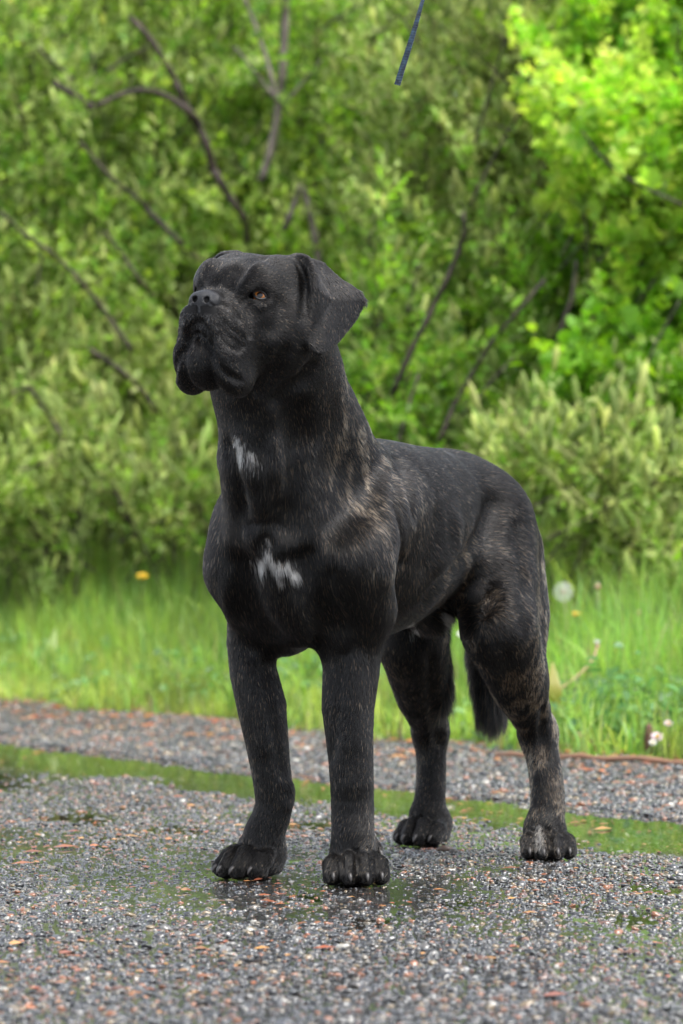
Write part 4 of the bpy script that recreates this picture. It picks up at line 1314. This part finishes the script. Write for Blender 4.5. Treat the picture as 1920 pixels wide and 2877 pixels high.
# flank, thigh, hocks
line(i_, [(960, 540), (860, 760), (760, 900), (640, 1010), (500, 1200)], .020, .009, 12)
line(i_, [(690, 690), (680, 830), (600, 960)], .024, -.006, 8)
line(i_, [(560, 640), (540, 800), (470, 960)], .020, .003, 8)
line(i_, [(1120, 700), (1150, 900), (1160, 1150), (1130, 1350)], .018, .005, 9)
line(i_, [(1010, 960), (1060, 1200), (1080, 1400)], .028, -.006, 7)
line(i_, [(1040, 1560), (1080, 1750), (1120, 1900)], .012, .004, 6)
line(i_, [(1305, 1950), (1300, 2120), (1310, 2300)], .008, .006, 6)
line(i_, [(525, 1600), (530, 1850), (560, 2050), (580, 2200)], .010, .005, 8)

def polygonize(prims, lo, hi, vox, B=8):
    """surface nets over the blocks that the surface crosses"""
    lo = np.asarray(lo, float)
    nb = np.ceil((np.asarray(hi) - lo) / (vox * B)).astype(int)
    n = nb * B + 1
    cs = vox * B
    I = np.stack(np.meshgrid(*[np.arange(k) for k in nb], indexing='ij'), -1).reshape(-1, 3)
    C = (lo + (I + .5) * cs).astype(F4)
    hd = cs * .87
    per = [p.fn(C) for p in prims]
    d = np.full(len(C), 10.0, F4)
    for p, q in zip(prims, per):
        if p.op == 'add':
            h = np.maximum(p.k - np.abs(d - q), 0) / p.k
            d = np.minimum(d, q) - h * h * p.k * .25
        elif p.op == 'sub':
            d = np.maximum(d, -q)
    act = np.abs(d) < hd * 1.5 + .02
    vol = np.repeat(np.repeat(np.repeat(d.reshape(nb), B, 0), B, 1), B, 2)
    vol = np.pad(vol, ((0, 1),) * 3, mode='edge')
    off = np.stack(np.meshgrid(*[np.arange(B + 1)] * 3, indexing='ij'), -1).reshape(-1, 3)
    idx = np.nonzero(act)[0]
    for st in range(0, len(idx), 1500):
        ch = idx[st:st + 1500]
        base = I[ch] * B
        P = ((base[:, None, :] + off[None]) * vox + lo).astype(F4)
        dd = np.full(P.shape[:-1], 10.0, F4)
        for p, q in zip(prims, per):
            qq = q[ch]
            if p.op == 'disp':
                m = np.nonzero(qq < hd + p.k[0] * 2.5)[0]
            else:
                m = np.nonzero(qq < np.maximum(d[ch], 0) + p.k + hd * 2.6)[0]
            if len(m) == 0: continue
            r = p.fn(P[m])
            if p.op == 'add':
                a = dd[m]
                h = np.maximum(p.k - np.abs(a - r), 0) / p.k
                dd[m] = np.minimum(a, r) - h * h * F4(p.k * .25)
            elif p.op == 'sub':
                a = dd[m]
                h = np.maximum(p.k - np.abs(a + r), 0) / p.k
                dd[m] = np.maximum(a, -r) + h * h * F4(p.k * .25)
            else:
                w, dep = p.k
                dd[m] += F4(dep) * np.exp(-(r / F4(w)) ** 2)
        g = base[:, None, :] + off[None]
        vol[g[..., 0], g[..., 1], g[..., 2]] = dd
    neg = vol < 0
    # cells crossed by the surface
    cnt = np.zeros(tuple(np.array(vol.shape) - 1), np.int8)
    for dx in (0, 1):
        for dy in (0, 1):
            for dz in (0, 1):
                cnt += neg[dx:dx + cnt.shape[0], dy:dy + cnt.shape[1], dz:dz + cnt.shape[2]]
    cells = np.argwhere((cnt > 0) & (cnt < 8))
    cid = np.full(cnt.shape, -1, np.int32)
    cid[tuple(cells.T)] = np.arange(len(cells))
    acc = np.zeros((len(cells), 3)); num = np.zeros(len(cells))
    corners = [(x, y, z) for x in (0, 1) for y in (0, 1) for z in (0, 1)]
    val = {c: vol[cells[:, 0] + c[0], cells[:, 1] + c[1], cells[:, 2] + c[2]] for c in corners}
    for a in corners:
        for ax in range(3):
            if a[ax] == 0:
                b = list(a); b[ax] = 1; b = tuple(b)
                va, vb = val[a], val[b]
                m = (va < 0) != (vb < 0)
                t = np.where(m, va / np.where(m, va - vb, 1), 0)
                p = np.tile(np.array(a, float), (len(cells), 1)); p[:, ax] += t
                acc += p * m[:, None]; num += m
    V = (cells + acc / num[:, None]) * vox + lo
    Fs = []
    for ax in range(3):
        u, v = [(1, 2), (2, 0), (0, 1)][ax]
        sl = [slice(None)] * 3; sl2 = [slice(None)] * 3
        sl[ax] = slice(0, -1); sl2[ax] = slice(1, None)
        A = neg[tuple(sl)]; Bn = neg[tuple(sl2)]
        E = np.argwhere(A != Bn)
        ok = (E[:, u] > 0) & (E[:, v] > 0) & (E[:, u] < cnt.shape[u]) & (E[:, v] < cnt.shape[v])
        E = E[ok]
        s = A[tuple(E.T)]
        def cell(du, dv):
            c = E.copy(); c[:, u] += du; c[:, v] += dv
            return cid[tuple(c.T)]
        q = np.stack([cell(-1, -1), cell(0, -1), cell(0, 0), cell(-1, 0)], 1)
        q[~s] = q[~s][:, ::-1]
        Fs.append(q)
    return V, np.vstack(Fs)

draw_lines()
VOX = 0.0026
dV, dF = polygonize(PR, (-.30, 6.05, -.02), (.46, 7.55, 1.0), VOX)
def relax(V, Fq, it, lam):
    """a light Laplacian smoothing that takes the grid out of the surface"""
    E = np.vstack([Fq[:, [0, 1]], Fq[:, [1, 2]], Fq[:, [2, 3]], Fq[:, [3, 0]]])
    n = np.bincount(E[:, 0], minlength=len(V)) + np.bincount(E[:, 1], minlength=len(V))
    for k in range(it):
        A = np.zeros_like(V)
        for c in range(3):
            A[:, c] = np.bincount(E[:, 0], V[E[:, 1], c], len(V)) + np.bincount(E[:, 1], V[E[:, 0], c], len(V))
        V = V + lam[k % 2] * (A / n[:, None] - V)
    return V
dV = relax(dV, dF, 4, (.5, -.45))
# =================================================================== dog: objects
def keep(child, parent):
    child.parent = parent
    child.matrix_parent_inverse = Matrix.Translation(parent.location).inverted()
    return child

dog = empty("dog", tuple(DOG_O))
tag(dog, "large black brindle mastiff standing on wet gravel with head raised and white chest marks", "dog")

def local(P):
    """dog frame: forward, left, up"""
    q = np.asarray(P) - DOG_O
    return np.stack([q @ DF, q @ DL, q[:, 2]], -1)

def seg_dist(P, pts):
    P = np.asarray(P); best = np.full(len(P), 9.0)
    for a, b in zip(pts[:-1], pts[1:]):
        ab = b - a
        t = np.clip((P - a) @ ab / (ab @ ab + 1e-12), 0, 1)
        best = np.minimum(best, np.linalg.norm(P - a - t[:, None] * ab, axis=1))
    return best

WHITE = []      # (line on the coat, half width, strength)
for crop, pts, w, st in (
        (b_, [(298, 318), (325, 375), (360, 420), (385, 465)], .0085, 1.0),
        (b_, [(470, 920), (480, 990), (490, 1060)], .0055, 1.0),
        (b_, [(335, 1110), (385, 1105), (425, 1085)], .0125, 1.0),
        (b_, [(495, 1065), (530, 1110), (556, 1175)], .0068, 1.0),
        (b_, [(525, 1098), (585, 1100)], .0070, 1.0),
        (b_, [(618, 1075), (655, 1150)], .0095, 1.0),
        (i_, [(600, 1230), (615, 1330)], .0085, 1.0),
        (i_, [(375, 1370), (400, 1420)], .0050, .6)):
    P = hit([crop(*p) for p in pts])
    if len(P): WHITE.append((P if len(P) > 1 else np.vstack([P, P + .001]), w, st))

def coat(P):
    """share of tan and of white hair at points of the coat"""
    q = local(P)
    a, b, z = q[:, 0], q[:, 1], q[:, 2]
    hx = np.stack([(P - H_O) @ HF, (P - H_O) @ HL_, (P - H_O) @ HU], -1)
    head = np.clip((z - .70) / .05, 0, 1) * np.clip((a - .38) / .04, 0, 1)
    # stripes: narrow along the body, long across it
    st = vnoise(np.stack([a * 78 + vnoise(q * 9) * 4.0, b * 30, z * 24 + a * 8], -1) + 5)
    st2 = vnoise(np.stack([a * 70, b * 60, z * 34], -1) + 11)
    big = vnoise(q * 7 + 3)
    s = np.clip((st * .65 + st2 * .35 - .47) * 4.5, 0, 1)
    neck = 1.15 * np.exp(-(((a - .315) / .10) ** 2 + ((z - .62) / .11) ** 2)) * (b > .0)
    neck2 = np.exp(-(((a - .36) / .10) ** 2 + ((z - .72) / .09) ** 2)) * (b > .02) * .6
    leg = (b > .02) * np.clip((-.05 - a) / .08, 0, 1) * np.clip((.52 - z) / .12, 0, 1)
    hind = leg * (.48 + .25 * np.clip((-.12 - a) / .12, 0, 1))
    hindlow = leg * np.clip((.34 - z) / .20, 0, 1) * .30 * (.3 + 1.2 * st2)
    buttock = np.exp(-(((a + .29) / .06) ** 2 + ((z - .47) / .14) ** 2)) * .7
    flank = np.exp(-(((a + .02) / .09) ** 2 + ((z - .47) / .06) ** 2)) * .5
    base = .03 + .05 * (z < .36) + .30 * np.exp(-(((a - .27) / .07) ** 2 + ((z - .47) / .09) ** 2)) * (b > .03)
    w = np.clip(base + .75 * neck + neck2 + hind * .75 + hindlow + buttock + flank * 1.3, 0, 1)
    w = w * (1 - .97 * head) * np.clip((z - .05) / .05, .15, 1)
    tan = np.clip(w * (s * .95 + .03) * (.45 + big), 0, .50)
    white = np.zeros(len(P))
    for pts, wd, st_ in WHITE:
        d = seg_dist(P, pts)
        n = vnoise(P * 160)
        white = np.maximum(white, st_ * np.clip(1.9 - d / wd * (1.10 + 1.7 * (n - .3)), 0, 1))
    # grey muzzle round the mouth and nose
    mz = np.exp(-((hx[:, 0] - .066) / .022) ** 2 - ((hx[:, 2] + .060) / .022) ** 2)
    # pale middle toes of the hind paw nearest the camera
    tq = P - np.array([.319, 6.90, .02])
    toe = np.exp(-(tq[:, 0] / .0075) ** 2) * (np.abs(tq[:, 1]) < .07) * (P[:, 2] < .056) * (P[:, 2] > .014) * .9
    return tan, white, mz * .14, toe

m_body, n_, l_ = new_mat("dog_skin")
o_ = n_.new("ShaderNodeOutputMaterial"); p_ = n_.new("ShaderNodeBsdfPrincipled")
at = n_.new("ShaderNodeAttribute"); at.attribute_name = "coat"
p_.inputs["Roughness"].default_value = .6
p_.inputs["Specular IOR Level"].default_value = .15
nz = n_.new("ShaderNodeTexNoise"); nz.inputs["Scale"].default_value = 420
bp = n_.new("ShaderNodeBump"); bp.inputs["Strength"].default_value = .35; bp.inputs["Distance"].default_value = .0015
l_.new(nz.outputs[0], bp.inputs["Height"]); l_.new(bp.outputs[0], p_.inputs["Normal"])
l_.new(at.outputs["Color"], p_.inputs["Base Color"]); l_.new(p_.outputs[0], o_.inputs[0])

BLACK = np.array([.0030, .0025, .0024]); TAN = np.array([.31, .19, .105]); WHT = np.array([.62, .60, .57]); GREY = np.array([.16, .16, .165])
body = mesh_obj("body", dV, dF, m_body)
keep(body, dog)
t_, w_, g_, e_ = coat(dV)
colv = BLACK + (TAN - BLACK) * (t_ * .15)[:, None]
colv = colv + (GREY - colv) * (g_ * .3)[:, None]
colv = colv + (WHT - colv) * (w_ * .30)[:, None]
ca = body.data.color_attributes.new("coat", 'FLOAT_COLOR', 'POINT')
ca.data.foreach_set("color", np.column_stack([colv, np.ones(len(colv))]).astype(np.float32).ravel())

# --- nose
m_nose, n_, l_ = new_mat("dog_nose_leather")
o_ = n_.new("ShaderNodeOutputMaterial"); p_ = n_.new("ShaderNodeBsdfPrincipled")
p_.inputs["Base Color"].default_value = (.011, .011, .013, 1); p_.inputs["Specular IOR Level"].default_value = .38; p_.inputs["Roughness"].default_value = .30
vo = n_.new("ShaderNodeTexVoronoi"); vo.inputs["Scale"].default_value = 700
bp = n_.new("ShaderNodeBump"); bp.inputs["Strength"].default_value = .45; bp.inputs["Distance"].default_value = .0008
l_.new(vo.outputs[0], bp.inputs["Height"]); l_.new(bp.outputs[0], p_.inputs["Normal"]); l_.new(p_.outputs[0], o_.inputs[0])
_save = PR; PR = []
ell(Hd(.054, 0, -.026), (.0180, .0225, .0165), .005, AXH)
for s in (1, -1):
    ell(Hd(.0600, s * .0145, -.029), (.0115, .0105, .0125), .006, AXH)
tube([Hd(.062, 0, -.034), Hd(.064, 0, -.046)], [.0075, .0045], .008)
for s in (1, -1):
    tube([Hd(.086, s * .0096, -.0285), Hd(.070, s * .0104, -.0282), Hd(.060, s * .0115, -.0290)], [.0047, .0047, .0030], .002, op='sub')
    tube([Hd(.078, s * .0120, -.0305), Hd(.072, s * .0170, -.0335), Hd(.064, s * .0240, -.0380)], [.0032, .0024, .0014], .002, op='sub')
stroke([Hd(.075, 0, -.022), Hd(.073, 0, -.038), Hd(.071, 0, -.054)], .0016, .0024)
nV, nF = polygonize(PR, tuple(Hd(.057, 0, -.032) - .034), tuple(Hd(.057, 0, -.032) + .034), .0010)
PR = _save
nose = mesh_obj("nose", relax(nV, nF, 4, (.5, -.4)), nF, m_nose); keep(nose, dog)

# --- eyes
m_eye, n_, l_ = new_mat("dog_eye")
o_ = n_.new("ShaderNodeOutputMaterial"); p_ = n_.new("ShaderNodeBsdfPrincipled")
tc = n_.new("ShaderNodeTexCoord"); sx = n_.new("ShaderNodeSeparateXYZ")
mr = n_.new("ShaderNodeMapRange"); mr.inputs[1].default_value = .0060; mr.inputs[2].default_value = .0125
cr = n_.new("ShaderNodeValToRGB"); e = cr.color_ramp.elements
e[0].position = 0; e[0].color = (.03, .015, .010, 1)
e[1].position = .26; e[1].color = (.06, .018, .006, 1)
for p, c in ((.33, (.36, .11, .022, 1)), (.80, (.52, .19, .042, 1)), (.87, (.18, .055, .015, 1)), (.895, (.004, .003, .003, 1))):
    k = cr.color_ramp.elements.new(p); k.color = c
l_.new(tc.outputs["Object"], sx.inputs[0]); l_.new(sx.outputs[2], mr.inputs[0]); l_.new(mr.outputs[0], cr.inputs[0])
l_.new(cr.outputs[0], p_.inputs["Base Color"])
p_.inputs["Roughness"].default_value = .08; p_.inputs["Specular IOR Level"].default_value = .35; p_.inputs["Coat Weight"].default_value = .15; p_.inputs["Coat Roughness"].default_value = .02
l_.new(p_.outputs[0], o_.inputs[0])
m_lid, n_, l_ = new_mat("dog_lid_skin")
o_ = n_.new("ShaderNodeOutputMaterial"); p_ = n_.new("ShaderNodeBsdfPrincipled")
p_.inputs["Base Color"].default_value = (.010, .009, .009, 1); p_.inputs["Roughness"].default_value = .4
l_.new(p_.outputs[0], o_.inputs[0])
def sphere_mesh(r, nu=24, nv=16):
    V = [(0, 0, r)]
    for i in range(1, nv):
        t = math.pi * i / nv
        for j in range(nu):
            p = 2 * math.pi * j / nu
            V.append((r * math.sin(t) * math.cos(p), r * math.sin(t) * math.sin(p), r * math.cos(t)))
    V.append((0, 0, -r))
    F = [(0, 1 + j, 1 + (j + 1) % nu) for j in range(nu)]
    for i in range(nv - 2):
        for j in range(nu):
            a = 1 + i * nu + j; b = 1 + i * nu + (j + 1) % nu
            F.append((a, a + nu, b + nu, b))
    L = len(V) - 1
    F += [(L, L - nu + (j + 1) % nu, L - nu + j) for j in range(nu)]
    return V, F
RIMS = []
for e_c, s in EYES:
    gaze = unit(HF * .80 + HL_ * s * .42 + HU * .05)
    V, F = sphere_mesh(.0125)
    eye = mesh_obj("eye", V, F, m_eye)
    eye.location = Vector(e_c)
    eye.rotation_euler = Vector(gaze).to_track_quat('Z', 'Y').to_euler()
    keep(eye, dog)
    hx_ = unit(np.cross(HU, gaze)); vx_ = np.cross(gaze, hx_)
    ring = []
    for t in np.linspace(0, 2 * math.pi, 25):
        x = math.cos(t) * .0098; y = (math.sin(t) * (.0066 if math.sin(t) > 0 else .0062)) * (1 - .25 * math.cos(t) ** 2) + x * -.12 * s
        v = hx_ * x + vx_ * y
        ring.append(e_c + v + gaze * math.sqrt(max(.0134 ** 2 - v @ v, 1e-6)))
    V, F = tube_mesh(ring, [.0021] * 25, 8, cap=False)
    lid = mesh_obj("eyelid", V, F, m_lid); keep(lid, dog)
    RIMS.append(e_c + gaze * .012)

# --- claws
m_claw, n_, l_ = new_mat("dog_claw")
o_ = n_.new("ShaderNodeOutputMaterial"); p_ = n_.new("ShaderNodeBsdfPrincipled")
p_.inputs["Base Color"].default_value = (.035, .031, .029, 1); p_.inputs["Roughness"].default_value = .42
l_.new(p_.outputs[0], o_.inputs[0])
for p, d, w in CLAWS:
    d = np.asarray(d)
    pts = [p - d * .006, p + d * .0045 + np.array([0, 0, .0008]), p + d * .0110 - np.array([0, 0, .0034]), p + d * .0150 - np.array([0, 0, .0095])]
    V, F = tube_mesh([q * 1.0 for q in pts], [.0040 * w, .0038 * w, .0030 * w, .0009], 8)
    c = mesh_obj("claw", V, F, m_claw); keep(c, dog)
# =================================================================== fur: short hair laid along the body
def build_fur():
    me = body.data
    Fq = dF
    A, B, C, Dd = (dV[Fq[:, k]] for k in range(4))
    nrm = np.cross(C - A, Dd - B)
    area = np.linalg.norm(nrm, axis=1) * .5
    fn = nrm / (np.linalg.norm(nrm, axis=1)[:, None] + 1e-12)
    # smooth vertex normals
    vn = np.zeros_like(dV)
    for k in range(4):
        for c in range(3):
            vn[:, c] += np.bincount(Fq[:, k], nrm[:, c], len(dV))
    vn /= np.linalg.norm(vn, axis=1)[:, None] + 1e-12
    N = 640000
    cen = (A + B + C + Dd) * .25
    wgt = area.copy()
    # the far side and the soles need less
    facing = fn @ np.array([0, -1, .25])
    wgt *= np.where(facing < -.35, .22, 1.0) * np.where(cen[:, 2] < .006, 0, 1)
    headz = (cen - H_O) @ HF
    wgt *= np.where((cen[:, 2] > .68) & (headz > -.16), 1.9, 1.0)
    idx = RNG.choice(len(Fq), N, p=wgt / wgt.sum())
    u, v = RNG.random(N), RNG.random(N)
    def bil(X):
        a, b, c, d = (X[Fq[idx, k]] for k in range(4))
        return (a * ((1 - u) * (1 - v))[:, None] + b * (u * (1 - v))[:, None] + c * (u * v)[:, None] + d * ((1 - u) * v)[:, None])
    P = bil(dV); n = bil(vn); n /= np.linalg.norm(n, axis=1)[:, None]
    hx = np.stack([(P - H_O) @ HF, (P - H_O) @ HL_, (P - H_O) @ HU], -1)
    ok = np.ones(N, bool)
    for r in RIMS:
        ok &= np.linalg.norm(P - r, axis=1) > .0105
    qn = hx - np.array([.057, 0, -.029])
    ok &= ~((np.abs(qn[:, 1]) < .026) & (np.abs(qn[:, 2]) < .019) & (qn[:, 0] > -.014))
    for p, d, w in CLAWS:
        ok &= np.linalg.norm(P - p, axis=1) > .0050
    P, n, hx = P[ok], n[ok], hx[ok]
    N = len(P)
    q = local(P)
    # ---- lie of the hair
    dn = np.array([0, 0, -1.0])
    bk = -DF
    K = []
    def k(p, d): K.append((np.asarray(p), unit(d)))
    k(Hd(.05, 0, -.012), -HF + HU * .2); k(Hd(0, 0, .03), -HF + HU * .6); k(Hd(-.08, 0, .07), -HF); k(Hd(-.15, 0, .04), -HF + dn * .5)
    for s in (1, -1):
        L = HL_ * s
        k(Hd(.04, s * .045, -.06), -HF + L * .5 + dn * .6); k(Hd(.0, s * .06, -.06), -HF + dn * .5); k(Hd(.02, s * .05, -.12), -HF * .6 + dn)
        k(Hd(-.06, s * .09, -.03), -HF + dn * .3); k(Hd(-.10, s * .09, -.08), -HF + dn * .8); k(Hd(-.04, s * .07, .03), -HF + HU * .25)
        k(Hd(-.10, s * .10, .03), dn + L * .3); k(Hd(-.12, s * .12, -.03), dn * 1 + L * .4)
        k(D(.42, s * .08, .74), dn + bk * .5); k(D(.33, s * .10, .64), dn * .9 + bk * .6 + DL * s * .15); k(D(.36, s * .09, .52), dn + DL * s * .25)
        k(D(.22, s * .14, .55), dn + bk * .5); k(D(.25, s * .12, .42), dn + bk * .2)
        k(D(.05, s * .14, .55), bk + dn * .55); k(D(-.1, s * .12, .52), bk + dn * .5); k(D(0, s * .1, .40), bk + dn * .25)
        k(D(-.22, s * .12, .55), bk + dn * .7); k(D(-.2, s * .12, .42), dn + bk * .35); k(D(-.32, s * .10, .42), dn); k(D(-.25, s * .13, .25), dn)
        k(D(.31, s * .09, .30), dn); k(D(.31, s * .08, .15), dn); k(D(.31, s * .09, .09), dn + DF * .3)
        k(D(.36, s * .10, .04), DF + dn * .5)
    k(D(-.42, -.16, .10), dn); k(D(-.38, -.16, .04), DF + dn * .6); k(D(-.27, .13, .11), dn); k(D(-.20, .15, .04), DF + dn * .6)
    k(Hd(.06, 0, -.10), dn); k(Hd(.03, 0, -.15), -HF); k(D(.48, 0, .68), dn); k(D(.47, 0, .55), dn); k(D(.44, 0, .44), dn)
    k(D(.40, 0, .38), bk + dn * .3); k(D(.2, 0, .36), bk); k(D(-.05, 0, .41), bk)
    k(D(.1, 0, .67), bk); k(D(-.1, 0, .67), bk); k(D(-.25, 0, .66), bk + dn * .3); k(D(-.33, 0, .58), bk + dn)
    k(D(-.41, -.03, .45), dn); k(D(-.41, -.03, .3), dn)
    k(D(.30, 0, .72), bk + dn * .7); k(D(.2, 0, .66), bk + dn * .4)
    W = np.zeros(N); V = np.zeros((N, 3))
    for p, d in K:
        r2 = ((P - p) ** 2).sum(1) + 1e-4
        w = r2 ** -1.8
        W += w; V += w[:, None] * d
    V /= np.linalg.norm(V, axis=1)[:, None]
    # waves and cowlicks
    for sc, am in ((26, .20), (70, .15), (190, .09)):
        V += (am * np.where(hx[:, 0] > -.20, .35, 1.0) * 1.0)[:, None] * (np.stack([vnoise(P * sc + o) for o in (1.3, 17.1, 29.7)], -1) - .5) * 2
    V += RNG.normal(0, .045, (N, 3))
    V -= n * (V * n).sum(1)[:, None]
    V /= np.linalg.norm(V, axis=1)[:, None] + 1e-9
    # ---- length
    z, a = q[:, 2], q[:, 0]
    ln = np.full(N, .0105)
    hd = (z > .66) & (a > .42)
    ln[hd] = .0052
    ln[hd & (hx[:, 0] > -.03)] = .0034
    ln[(z < .36)] = .0075
    ln[(z < .10)] = .0060
    nk = np.exp(-(((a - .38) / .1) ** 2 + ((z - .62) / .12) ** 2))
    ln += nk * .0045
    ear = seg_dist(P, EAR_O[[0, 4, 9, 14, 17]]) < .03
    ln[ear & hd] = .0050
    tl = (a < -.345) & (z > .17) & (z < .55) & (np.abs(q[:, 1] + .03) < .07) & (np.abs(q[:, 1] + .16) > .045)
    ln[tl] = .030
    sheath = (np.abs(q[:, 1]) < .045) & (z < .425) & (a < .03) & (a > -.15)
    ln[sheath] = .018
    ln *= RNG.uniform(.65, 1.25, N)
    lift = np.full(N, .17); lift[tl] = .38; lift[hd] = np.where(hx[hd][:, 0] > -.03, .20, .16)
    lift *= RNG.uniform(.55, 1.2, N)
    t_, w_, g_, e_ = coat(P)
    # hairs of one tuft share their colour: tufts about 2 mm across
    def tufts(size, seed):
        c = np.floor((P + vnoise(P * 90)[:, None] * .004) / size).astype(np.int64)
        h = (c[:, 0] * 73856093 ^ c[:, 1] * 19349663 ^ c[:, 2] * 83492791 ^ seed * 2654435761) & 0xffff
        return ((h * 40503) & 0xffff) / 65536.0
    rnd = np.clip(tufts(.0017, 3) + RNG.normal(0, .10, N), 0, 1)
    colr = np.tile(BLACK, (N, 1))
    colr *= RNG.uniform(.7, 1.35, N)[:, None]
    isT = rnd < t_
    colr[isT] = TAN * RNG.uniform(.55, 1.5, isT.sum())[:, None]
    isG = RNG.random(N) < g_
    colr[isG] = GREY * RNG.uniform(.6, 1.6, isG.sum())[:, None]
    isE = RNG.random(N) < e_
    colr[isE] = np.array([.45, .38, .30]) * RNG.uniform(.6, 1.3, isE.sum())[:, None]
    isW = RNG.random(N) < w_
    colr[isW] = WHT * RNG.uniform(.7, 1.15, isW.sum())[:, None]
    ln[isW] *= 1.35
    # ---- strands of four points
    S = 4
    pts = np.zeros((N, S, 3), np.float32)
    dirv = V + n * lift[:, None]
    dirv /= np.linalg.norm(dirv, axis=1)[:, None]
    droop = np.array([0, 0, -1.0]) * np.where(tl | sheath, .5, .05)[:, None] - n * np.where(hd, .0, .03)[:, None]
    for s in range(S):
        t = s / (S - 1)
        pts[:, s] = P + n * .0001 + ln[:, None] * (dirv * t + droop * t * t * .5)
    rad = np.tile(np.array([.00019, .00019, .00015, .00004], np.float32), (N, 1)) * RNG.uniform(.7, 1.25, (N, 1)).astype(np.float32)
    hc = bpy.data.hair_curves.new("fur")
    hc.add_curves([S] * N)
    hc.attributes["position"].data.foreach_set("vector", pts.ravel())
    ra = hc.attributes.get("radius") or hc.attributes.new("radius", 'FLOAT', 'POINT')
    ra.data.foreach_set("value", rad.ravel())
    cc = hc.attributes.new("hair_colour", 'FLOAT_COLOR', 'CURVE')
    cc.data.foreach_set("color", np.column_stack([colr, np.ones(N)]).astype(np.float32).ravel())
    m, n_, l_ = new_mat("dog_fur")
    o_ = n_.new("ShaderNodeOutputMaterial"); h = n_.new("ShaderNodeBsdfHairPrincipled")
    h.parametrization = 'COLOR'
    at = n_.new("ShaderNodeAttribute"); at.attribute_name = "hair_colour"
    l_.new(at.outputs["Color"], h.inputs["Color"])
    h.inputs["Roughness"].default_value = .26; h.inputs["IOR"].default_value = 1.38
    h.inputs["Radial Roughness"].default_value = .45
    l_.new(h.outputs[0], o_.inputs[0])
    hc.materials.append(m)
    ob = bpy.data.objects.new("fur", hc)
    COL.objects.link(ob)
    keep(ob, dog)
    ob["kind"] = "stuff"
    return ob
fur = build_fur()
# =================================================================== leash end hanging into the picture
def build_leash():
    ctr = [(1010, -120), (990, -60), (970, 2), (955, 55), (940, 105), (924, 155), (912, 195)]
    n = 46
    q = spline(ctr, n)
    W = np.interp(np.linspace(0, 1, n), [0, .35, .5, .7, 1.0], [.0036, .0040, .0058, .0070, .0076])
    Y = 6.45
    V, F = [], []
    for i in range(n):
        t = i / (n - 1)
        p = pix(q[i][0], q[i][1], Y)
        a = q[min(i + 1, n - 1)] - q[max(i - 1, 0)]
        tv = unit(np.array([a[0], 0, -a[1]]))
        s0 = unit(np.cross([0, -1, 0], tv)); f0 = np.cross(tv, s0)
        ang = 1.32 - 1.15 * t
        s = s0 * math.cos(ang) + f0 * math.sin(ang); f = np.cross(tv, s)
        w = .0094
        for k, (x, y) in enumerate(((-1, -1), (-.5, -1.25), (0, -1), (.5, -1.25), (1, -1), (1, 1), (0, 1.2), (-1, 1))):
            V.append(p + s * w * .5 * x * (W[i] / .0076 * .55 + .45) + f * .0009 * y)
    m = 8
    for i in range(n - 1):
        for k in range(m):
            k2 = (k + 1) % m
            F.append((i * m + k, i * m + k2, (i + 1) * m + k2, (i + 1) * m + k))
    F += [tuple(range(m - 1, -1, -1)), tuple((n - 1) * m + k for k in range(m))]
    mt, n_, l_ = new_mat("wet_leash_web")
    o_ = n_.new("ShaderNodeOutputMaterial"); p_ = n_.new("ShaderNodeBsdfPrincipled")
    tc = n_.new("ShaderNodeTexCoord"); wv = n_.new("ShaderNodeTexWave"); wv.inputs["Scale"].default_value = 130; wv.bands_direction = 'Z'; wv.inputs["Distortion"].default_value = 2
    nz = n_.new("ShaderNodeTexNoise"); nz.inputs["Scale"].default_value = 120; nz.inputs["Detail"].default_value = 4
    cr = n_.new("ShaderNodeValToRGB"); cr.color_ramp.elements[0].color = (.008, .014, .024, 1); cr.color_ramp.elements[1].color = (.035, .075, .115, 1)
    cr.color_ramp.elements[0].position = .35; cr.color_ramp.elements[1].position = .75
    bp = n_.new("ShaderNodeBump"); bp.inputs["Strength"].default_value = .6; bp.inputs["Distance"].default_value = .001
    l_.new(tc.outputs["Object"], wv.inputs["Vector"]); l_.new(tc.outputs["Object"], nz.inputs["Vector"])
    l_.new(nz.outputs[0], cr.inputs[0]); l_.new(cr.outputs[0], p_.inputs["Base Color"])
    l_.new(wv.outputs["Fac"], bp.inputs["Height"]); l_.new(bp.outputs[0], p_.inputs["Normal"])
    p_.inputs["Roughness"].default_value = .22; l_.new(p_.outputs[0], o_.inputs[0])
    ob = mesh_obj("leash", V, F, mt, smooth=False)
    tag(ob, "narrow wet blue black leash strap hanging down from the top edge", "leash")
build_leash()
